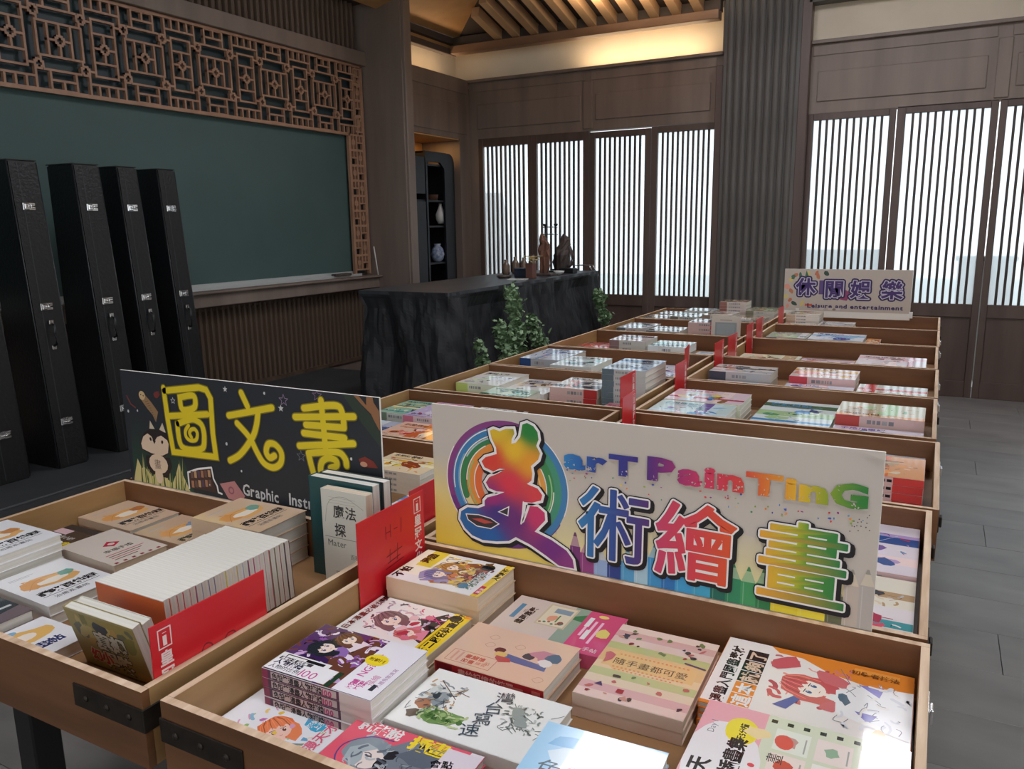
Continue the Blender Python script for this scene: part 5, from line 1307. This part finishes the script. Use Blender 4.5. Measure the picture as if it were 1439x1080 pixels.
    # rainbow English line with worn letters
    fe = ramp([(.29, (50, 140, 200)), (.37, (50, 70, 150)), (.45, (70, 50, 130)), (.50, (150, 50, 120)), (.56, (214, 60, 100)), (.62, (220, 66, 66)), (.67, (232, 130, 50)), (.72, (236, 190, 50)), (.76, (150, 170, 50)), (.81, (50, 130, 60))])
    x = .292
    for ch, hh, sx_ in zip('arTPainTinG', (.052, .052, .050, .056, .052, .050, .052, .050, .050, .052, .052), (1.25, 1.25, 1.2, 1.25, 1.25, 1.25, 1.3, 1.3, 1.25, 1.3, 1.08)):
        vs, fs, ed, bb = glyph(ch, .055); sx_ *= 1.36
        a.text(ch, x, .203, hh, lambda u, v: fe(u), bold=.055, sx=sx_); x += (bb[1] - bb[0] + .035) * hh * sx_
        if ch == 'T' and x < .45: x += .014
    x_end = x
    for i in range(150):
        x = q.uniform(.29, x_end); y = .203 + abs(q.gauss(0, .008)) + (0 if i % 3 else q.uniform(0, .04)); a.ell(x, y, q.uniform(.0006, .0026), q.uniform(.0005, .0017), P_, q.uniform(0, 3), 6, .4, i)
    for i in range(16): a.ell(q.uniform(.795, .826), q.uniform(.165, .20), .0011, .0011, (90, 84, 80), 0, 6)
    a.poly([(.80, .30), (.84, .30), (.84, .288)], (206, 196, 186))
def art_graphic(a):
    base = (40, 44, 50); Y_ = (226, 202, 40)
    a.poly(mm([(14, 13), (14, 71), (23, 188), (50, 176), (78, 164), (130, 168), (189, 175), (202, 105), (223, 55), (240, 0), (14, 0)]), lambda x, y: lerp((44, 74, 56), base, min(1, y / .19)), 2)
    a.poly(mm([(10, 0), (14, 13), (33, 64), (46, 40), (59, 43), (85, 22), (110, 40), (161, 13), (178, 40), (192, 71), (205, 40), (226, 0)]), (206, 192, 130))
    for i in range(26):
        q = random.Random(i); x = q.uniform(.02, .21); a.poly([(x, 0), (x + .006, 0), (x + q.uniform(-.01, .014), q.uniform(.03, .1))], [(80, 110, 60), (196, 184, 120), (60, 84, 56), (170, 166, 100)][i % 4])
    a.poly(mm([(69, 244), (77, 250), (86, 244), (112, 223), (134, 200), (122, 172), (112, 190), (94, 205), (72, 228)]), (150, 118, 84)); a.ell(.078, .238, .012, .012, (206, 176, 130)); a.ell(.074, .24, .002, .002, K); a.ell(.083, .238, .002, .002, K)
    for i in range(9): a.line([(.088 + .004 * i, .222 - .005 * i), (.10 + .003 * i, .226 - .006 * i)], .0012, (90, 66, 50))
    a.line(mm([(18, 232), (30, 212), (48, 203)]), .004, (120, 60, 56)); a.ell(.135, .246, .010, .010, (120, 50, 48), 0, 8, .3, 2)
    a.poly(mm([(93, 148), (99, 174), (115, 152)]), (206, 190, 164)); a.poly(mm([(129, 149), (146, 173), (155, 148)]), (206, 190, 164))
    D_ = (42, 34, 34)
    a.poly(mm([(52, 110), (69, 138), (95, 152), (130, 154), (158, 146), (170, 130), (160, 93), (133, 80), (90, 82), (56, 92)]), D_)
    a.poly(mm([(55, 108), (66, 128), (84, 138), (98, 132), (107, 118), (120, 132), (136, 138), (158, 128), (162, 118), (156, 94), (133, 84), (92, 86), (58, 94)]), (222, 196, 170))
    a.ell(.094, .124, .004, .005, K, .4); a.ell(.138, .121, .004, .005, K, -.4); a.poly(mm([(100, 124), (114, 122), (107, 112)]), K)
    a.poly(mm([(68, 78), (162, 82), (166, 60), (157, 42), (146, 26), (128, 26), (128, 38), (100, 38), (96, 28), (82, 30), (68, 48)]), D_)
    a.ell(.115, .060, .036, .026, (222, 196, 170)); a.ell(.113, .028, .014, .022, (222, 196, 170)); a.text('畫', .098, .045, .028, (110, 90, 80))
    a.line(mm([(224, 10), (224, 52), (262, 66), (311, 76), (315, 47), (326, 30), (328, 14), (340, 12)]), .005, W); a.poly(mm([(227, 12), (227, 50), (262, 62), (307, 72), (310, 46), (324, 12)]), (70, 50, 44))
    for k in range(2):
        for i in range(6): a.rect(.234 + .0125 * i, .014 + k * .025 + .0022 * i, .243 + .0125 * i, .032 + k * .025 + .0022 * i, [(170, 120, 90), (110, 80, 70), (190, 150, 110), (90, 70, 90)][(i + k) % 4])
    a.poly(mm([(336, 38), (388, 52), (420, 18), (405, 0), (362, 3)]), (190, 130, 130)); a.ell(.374, .026, .010, .010, (150, 90, 100)); a.ell(.374, .026, .006, .006, (190, 130, 130))
    a.poly(mm([(772, 299), (786, 299), (805, 280), (806, 299), (823, 299), (825, 288), (839, 270), (839, 227), (832, 233), (817, 262), (791, 282)]), (150, 104, 70)); a.poly(mm([(741, 299), (772, 299), (791, 280), (817, 260), (839, 225), (839, 190), (790, 240)]), (48, 60, 50))
    a.poly(mm([(776, 157), (794, 165), (817, 157), (829, 143), (786, 141)]), (130, 50, 40)); a.ell(.79, .147, .010, .006, (206, 150, 120))
    def star(x, y, r, c, fill=True):
        p = [(x + (r if i % 2 == 0 else r * .42) * math.sin(i * PI / 5), y + (r if i % 2 == 0 else r * .42) * math.cos(i * PI / 5)) for i in range(10)]
        a.poly(p, c) if fill else a.line(p + [p[0]], .0014, c)
    WW = (206, 206, 206)
    star(.383, .280, .008, WW); star(.558, .250, .009, WW); star(.568, .270, .014, (150, 130, 160), False); star(.669, .290, .014, (140, 110, 140), False); star(.610, .143, .013, (120, 120, 130), False); star(.195, .235, .008, WW, False)
    for x, y, r in ((.372, .144, .004), (.510, .281, .0035), (.756, .155, .0035), (.646, .06, .003), (.415, .081, .003), (.018, .191, .004), (.055, .196, .003), (.30, .03, .002), (.70, .06, .003)): a.ell(x, y, r, r, WW, 0, 7, .2, 1)
    STR = [([(165,265),(169,183),(178,100),(332,106),(328,165),(331,253),(318,273),(293,277),(166,258)], 0), ([(222,246),(268,255),(277,242),(268,223),(227,216),(222,246)], 1), ([(178,194),(315,212)], 0), ([(203,177),(212,118),(281,120),(296,148),(293,180),(273,192),(250,192),(205,177)], 1), ([(247,217),(245,190)], 0),
           ([(251,146),(245,156),(251,166),(265,169),(273,159),(266,142),(245,138),(231,146),(231,162),(244,176)], 2),
           ([(436,276),(453,245)], 0), ([(388,216),(531,249)], 0), ([(486,236),(477,201),(460,169),(417,124),(379,103)], 1), ([(414,200),(441,179),(457,162),(472,136),(492,111),(521,104),(545,118),(550,143),(533,161),(511,160),(502,140),(512,127),(528,134)], 1),
           ([(680,280),(685,165)], 0), ([(628,257),(718,272),(738,258),(741,224)], 1), ([(600,234),(770,252)], 0), ([(631,219),(739,224)], 0), ([(623,199),(741,201)], 0), ([(607,167),(765,191)], 0), ([(633,153),(641,119),(650,99),(673,103),(666,117),(672,138),(691,149),(712,146),(713,134),(696,126)], 1), ([(633,153),(714,166),(738,155),(742,138)], 1)]
    for wd, c in ((.021, (130, 116, 36)), (.0155, Y_)):
        for pts, k in STR:
            p = mm(pts); a.ribbon(a.smooth(p) if k else p, (wd * .62 if k == 2 else wd), c)
        a.up()
    a.text('Graphic', .413, .020, .040, WW, bold=.02, sx=.86, rot=-.03); a.text('Instruction', .562, .018, .040, WW, bold=.02, sx=.92, rot=-.03)
def art_leisure(a):
    V_ = (72, 52, 110)
    q = random.Random(9)
    for i, (x, y) in enumerate(((.075, .255), (.109, .255), (.166, .262), (.22, .272), (.283, .270), (.045, .22), (.02, .17), (.05, .14), (.09, .20), (.012, .10), (.045, .075), (.075, .05), (.128, .05), (.03, .03), (.23, .25), (.06, .24))):
        a.ell(x, y, q.uniform(.012, .026), q.uniform(.010, .022), [(190, 120, 90), (70, 110, 90), (206, 190, 120), (196, 110, 80), (60, 80, 70), (214, 190, 110), (220, 150, 130)][i % 7], q.uniform(0, 3), 10, .2, i)
    a.poly([(.15, .29), (.185, .20), (.13, .20)], (70, 110, 86)); a.ell(.40, .12, .05, .04, (150, 70, 110), 0, 12, .2, 3); a.rect(.24, .12, .40, .22, (96, 76, 130))
    for ch, x in zip('休閒娛樂', (.082, .275, .448, .650)):
        a.text(ch, x, .098 if x > .1 else .112, .128, V_, bold=.03, sx=1.06, outline=[(.0165, (50, 40, 84), (0, 0)), (.0062, (196, 190, 206), (0, 0))])
    a.rect(.15, .034, .20, .050, (200, 90, 60)); a.text('Leisure and entertainment', .165, .022, .040, (60, 50, 96), bold=.04, sx=1.23)
    for x in (.265, .325, .375): a.ell(x, .018, .016, .010, (206, 196, 190), 0, 10, .2, 2)
    a.ell(.35, .014, .012, .008, (150, 130, 120))
poster('a', -.889, 1.3095, .85, 'long white poster with rainbow painting title behind the nearest aisle-side tray', (200, 191, 181), art_painting)
poster('b', -1.861, 1.3095, .85, 'dark poster with yellow hand drawn characters and a small fox behind nearest tray', (40, 44, 50), art_graphic)
p3_ = poster('c', -.989, 6.0965, .868, 'far white poster with purple outlined characters at the end of the aisle column', (190, 178, 167), art_leisure)
for x in (.10, .845):
    b = MB(); b.box(x - .012, x + .012, -.0045, -.0005, -.03, .015, bev=.001); b.build('clip', M['white_glaze'], p3_)

# ------------------------------------------------------------------ books farther off: (x, y, w, d, top z, count, base, palettes, spine colour, words)
W2 = (232, 232, 232)
FAR = {
 'L1': [(-1.43, 1.742, .20, .155, .825, 4, (238, 214, 176), ('orange', 'yellow'), (222, 196, 150), 'orange and cream illustrated book'), (-1.205, 1.50, .17, .23, .80, 2, (226, 234, 238), ('blue', 'teal'), (220, 230, 234), 'white book with bright blue drawing'),
        (-1.44, 1.36, .20, .15, .80, 2, W2, ('pink', 'grey'), W2, 'white and pink book'), (-1.66, 1.42, .20, .16, .80, 2, (236, 214, 180), ('orange',), W2, 'pale orange book'), (-1.205, 1.74, .20, .15, .79, 1, W2, ('green', 'yellow'), W2, 'white book with green print')],
 'L2': [(-1.865, 2.36, .165, .215, .815, 2, (150, 196, 172), ('teal', 'yellow', 'green'), (110, 130, 110), 'teal and yellow book'), (-1.690, 2.30, .165, .235, .83, 3, (206, 190, 222), ('purple', 'blue', 'pink'), (206, 120, 140), 'pink, violet and blue book'),
        (-1.868, 2.11, .17, .225, .79, 1, (180, 184, 206), ('grey', 'blue'), (160, 164, 180), 'grey blue book'), (-1.655, 2.07, .235, .200, .815, 3, (238, 196, 170), ('orange', 'red', 'pink'), (226, 170, 80), 'salmon book with orange and yellow spine'),
        (-1.50, 2.35, .20, .20, .825, 3, W2, ('grey', 'teal'), W2, 'white pale print book'), (-1.28, 2.37, .20, .20, .815, 2, (230, 230, 226), ('brown', 'grey'), W2, 'off-white book'), (-1.20, 2.04, .19, .22, .80, 2, W2, ('pink', 'blue'), W2, 'pink and blue print book')],
 'L3': [(-1.865, 2.93, .215, .30, .825, 2, (226, 222, 214), ('grey', 'green'), (190, 206, 110), 'white book with lime green spine'), (-1.640, 2.745, .215, .165, .825, 2, (196, 216, 190), ('green', 'teal'), (96, 126, 120), 'green and blue speckled book'),
        (-1.640, 2.935, .215, .290, .805, 1, (228, 224, 218), ('grey', 'brown'), W2, 'white book with small grey figures'), (-1.410, 2.965, .215, .235, .835, 2, (232, 226, 216), ('red', 'grey'), (178, 44, 44), 'cream and pink book with red spine'),
        (-1.410, 2.690, .275, .215, .79, 1, (206, 222, 206), ('green', 'blue', 'grey'), (206, 216, 200), 'pale green book lying low'), (-1.862, 2.69, .21, .20, .785, 1, (206, 214, 226), ('blue',), W2, 'pale blue book lying low'),
        (-1.172, 2.965, .185, .275, .930, 7, (196, 212, 226), ('blue', 'grey'), (96, 112, 120), 'pale blue book'), (-1.125, 2.690, .125, .235, .80, 2, (232, 140, 150), ('pink', 'red'), (230, 150, 160), 'salmon pink book')],
 'L4': [(-1.865, 3.545, .225, .34, .842, 2, (206, 214, 224), ('blue', 'grey', 'purple'), (40, 76, 130), 'pale book with navy blue spine end'), (-1.625, 3.42, .215, .285, .842, 2, (220, 226, 222), ('grey', 'teal'), (206, 214, 210), 'white and pale teal book'),
        (-1.395, 3.50, .20, .27, .81, 1, (214, 230, 224), ('green', 'teal'), (90, 160, 140), 'white book with green edge'), (-1.180, 3.56, .18, .30, .80, 1, (206, 206, 226), ('purple', 'grey'), W2, 'lavender grey book'), (-1.400, 3.31, .205, .175, .80, 1, W2, ('grey',), W2, 'plain white book'),
        (-1.180, 3.31, .185, .215, .80, 2, W2, ('blue', 'pink'), W2, 'white book with pastel print')],
 'L5': [(-1.865, 4.20, .215, .26, .80, 1, (214, 120, 116), ('red', 'grey'), (190, 60, 60), 'red and white book'), (-1.625, 4.21, .215, .225, .860, 3, (216, 200, 200), ('grey', 'brown'), (140, 110, 110), 'grey rose thick book'),
        (-1.390, 4.19, .215, .225, .842, 2, (206, 220, 216), ('grey', 'teal'), W2, 'pale mint book'), (-1.640, 3.97, .23, .200, .80, 1, W2, ('grey', 'green'), W2, 'white book with dark green line'), (-1.395, 3.965, .215, .20, .80, 1, (226, 230, 232), ('grey', 'blue'), W2, 'bright white book'),
        (-1.165, 3.97, .165, .215, .81, 2, W2, ('grey',), W2, 'white shiny book'), (-1.868, 3.965, .21, .20, .79, 1, (222, 170, 160), ('red',), W2, 'salmon low book'), (-1.160, 4.22, .16, .2, .79, 1, W2, ('blue',), W2, 'white book near the end wall')],
 'L6': [(-1.865, 4.94, .215, .28, .835, 2, (190, 196, 200), ('grey', 'teal'), (90, 100, 104), 'grey striped book'), (-1.625, 4.86, .215, .24, .835, 2, (206, 210, 206), ('grey',), (110, 116, 116), 'silver grey book'), (-1.865, 4.69, .25, .215, .81, 2, (232, 200, 200), ('pink', 'grey'), W2, 'pale pink book'),
        (-1.385, 4.98, .195, .20, .885, 4, (226, 226, 226), ('grey',), (196, 74, 74), 'white book with red edge'), (-1.41, 4.70, .20, .18, .80, 1, W2, ('grey',), W2, 'white low book')],
 'L7': [(-1.865, 5.44, .20, .24, .845, 3, (120, 120, 112), ('grey', 'brown'), (96, 92, 84), 'dark grey brown book'), (-1.650, 5.46, .205, .26, .862, 4, (176, 190, 186), ('grey', 'teal'), (120, 116, 106), 'teal grey book'), (-1.435, 5.50, .205, .28, .875, 4, (190, 186, 176), ('brown', 'grey'), (150, 130, 116), 'brown grey book'),
        (-1.220, 5.42, .21, .26, .860, 4, (176, 170, 156), ('brown', 'grey'), (140, 126, 112), 'tan book'), (-1.400, 5.86, .19, .20, .935, 7, (170, 140, 122), ('brown',), (150, 100, 90), 'brown book on the highest pile'), (-1.195, 5.78, .20, .28, .885, 5, (160, 156, 130), ('green', 'brown'), (130, 126, 104), 'olive grey book'), (-1.865, 5.78, .2, .2, .84, 2, (150, 150, 146), ('grey',), (100, 100, 96), 'dull grey book'), (-1.64, 5.78, .21, .22, .87, 4, (186, 196, 196), ('grey', 'teal'), (130, 124, 112), 'pale grey teal book')],
 'R1': [(-.235, 1.665, .255, .282, .806, 2, (232, 222, 230), ('pink', 'purple', 'blue'), (206, 90, 120), 'white manga book with pink border'), (-.235, 1.500, .255, .160, .798, 2, (232, 226, 208), ('grey', 'brown'), (206, 196, 180), 'beige book with dark brush strokes'), (-.235, 1.334, .255, .160, .812, 3, (232, 224, 226), ('teal', 'pink'), (80, 190, 196), 'white book with turquoise band'),
        (-.50, 1.66, .24, .28, .80, 2, W2, ('orange', 'pink'), W2, 'white and orange book'), (-.76, 1.66, .24, .28, .80, 2, W2, ('blue',), W2, 'white and blue book'), (-.88, 1.40, .20, .22, .79, 1, (232, 220, 200), ('brown',), W2, 'cream book')],
 'R2': [(-.250, 2.395, .262, .200, .800, 2, (222, 228, 236), ('grey',), (190, 214, 206), 'pale blue white wrapped book'), (-.235, 2.150, .250, .200, .862, 5, (224, 160, 110), ('red', 'orange', 'brown'), (206, 60, 56), 'orange and red nature book with a black beetle'), (-.235, 1.990, .250, .148, .79, 1, W2, ('grey',), W2, 'white low book at the tray front'),
        (-.52, 2.36, .25, .235, .80, 2, (196, 222, 214), ('teal',), W2, 'pale teal book'), (-.80, 2.34, .24, .24, .81, 2, W2, ('green', 'blue'), W2, 'white book with green and blue print')],
 'R3': [(-.560, 2.845, .270, .385, .803, 2, (226, 236, 234), ('blue', 'green'), (90, 190, 110), 'large white magazine with sky blue panel and green edge'), (-.280, 2.925, .280, .225, .838, 2, (214, 206, 176), ('brown', 'orange', 'green'), (190, 76, 70), 'comic cover book with red spine end'), (-.280, 2.690, .280, .220, .802, 1, (226, 222, 236), ('purple', 'blue'), W2, 'white and lilac shiny book'),
        (-.905, 2.905, .290, .210, .842, 4, (232, 206, 212), ('pink', 'yellow', 'blue'), (222, 226, 200), 'pink white book with yellow patch'), (-.895, 2.680, .280, .215, .840, 4, (206, 226, 222), ('teal', 'blue', 'purple'), (222, 226, 206), 'pale teal white book'), (-.600, 2.672, .31, .165, .79, 1, (206, 216, 222), ('grey', 'blue'), W2, 'grey blue low book')],
 'R4': [(-.895, 3.585, .275, .195, .838, 2, (222, 214, 206), ('grey', 'brown'), (70, 70, 84), 'off-white book with dark edges'), (-.895, 3.345, .275, .225, .800, 1, (230, 206, 212), ('pink', 'blue'), W2, 'pale pink strip book'), (-.545, 3.610, .270, .235, .836, 2, (232, 210, 200), ('red', 'yellow', 'pink'), (206, 70, 80), 'pink white book with red title'),
        (-.550, 3.375, .275, .220, .806, 1, (214, 222, 236), ('blue', 'pink'), (110, 150, 200), 'blue edged white shiny book'), (-.262, 3.400, .262, .290, .808, 1, (216, 216, 206), ('grey', 'red'), W2, 'beige book with faint lines and red corner')],
 'R5': [(-.905, 4.150, .300, .190, .808, 1, (222, 220, 190), ('green', 'yellow', 'brown'), (206, 196, 160), 'cream book with green brush shapes'), (-.585, 4.110, .250, .190, .806, 1, (214, 190, 206), ('purple', 'pink'), W2, 'mauve book'), (-.315, 4.050, .300, .280, .836, 2, (228, 216, 220), ('pink', 'grey'), (206, 190, 190), 'pale pink and grey manga book'), (-.30, 3.965, .30, .08, .79, 1, W2, ('grey',), W2, 'white shiny strip book')],  # last entry is a white strip that stands for glare
 'R6': [(-.900, 4.930, .235, .255, .822, 2, (180, 186, 172), ('green', 'grey'), (90, 96, 92), 'grey green book'), (-.650, 4.900, .300, .300, .826, 2, (226, 230, 232), ('blue',), (206, 220, 228), 'white and pale blue book'), (-.342, 4.92, .075, .24, .81, 1, (206, 150, 100), ('orange',), W2, 'narrow orange booklet'), (-.258, 4.95, .25, .2, .785, 1, (96, 92, 90), ('grey', 'pink'), K, 'dark low book')],
 'R7': [(-.905, 5.640, .215, .255, .885, 6, (206, 196, 176), ('brown', 'grey'), (190, 170, 146), 'tan stacked book'), (-.675, 5.480, .215, .28, .835, 3, (186, 186, 180), ('grey',), (160, 150, 140), 'grey white book'), (-.900, 5.40, .20, .22, .83, 3, (206, 200, 190), ('brown',), (190, 176, 156), 'cream brown book'), (-.45, 5.50, .36, .30, .775, 1, (190, 160, 120), ('brown',), (170, 140, 100), 'flat brown board book')],
}
for key, rows in FAR.items():
    side, r = key[0], int(key[1])
    y0, y1 = ROWS[r]; tl = '%s %s-side tray' % (ORD[r], 'counter' if side == 'L' else 'aisle')
    for i, (x, y, w, d, zt, n, base, pals, sp, desc) in enumerate(rows):
        y = min(max(y, y0 + TH + .002), y1 - TH - .002 - d) if d < (y1 - y0 - 2 * TH) else y0 + TH + .002
        d = min(d, y1 - TH - .002 - y)
        xl, xh = COLX[side]; x = min(max(x, xl + TH + .018), xh - TH - .012 - w)
        a = gen(w, d, base, pals, hash_ := (ord(key[0]) * 31 + r * 17 + i * 7), txt=True)
        def spf(t, w=w, sp=sp, i=i, bug='beetle' in desc):
            q = Art(w, t); x0_ = w * (.72 if bug or i % 4 == 3 else 0); q.rect(x0_, 0, x0_ + w * .28, t, sp); dk = K if bug else (110, 110, 116)
            qq = random.Random(i * 5 + int(w * 1000)); xx = w * qq.uniform(.32, .4)
            for z in range(qq.randint(4, 6)):
                ww = w * qq.uniform(.02, .07); q.rect(xx, t * .32, xx + ww, t * .68, dk if bug else lerp(dk, (200, 196, 190), qq.uniform(.1, .7))); xx += ww + w * .015
            return q
        stack(x, y, w, d, zt, n, lerp(sp, (224, 220, 212), .75), desc, tl, art=a, group='books in the %s' % tl, spine='front', spine_art=spf)
# beetle on the orange book, seen from above
def upright(x, y, w, h, t, cov, art, lab, group):
    return book(w, h, t, cov, 'left', art.mesh('cover_print', M['print_matte']), label=lab, group=group, rot=(PI / 2 - .05, 0, 0), loc=(x, y, ZF + .001))
a = Art(.17, .20); a.rect(0, 0, .17, .20, (210, 200, 188)); a.rect(.022, .02, .148, .165, (150, 160, 164)); a.rect(.034, .03, .136, .155, (160, 170, 172)); a.rect(.05, .175, .12, .182, (176, 166, 156))
upright(-1.165, 4.715, .165, .20, .03, (216, 206, 194), a, 'upright pale framed book with grey panel facing the camera', 'books in the seventh counter-side tray')
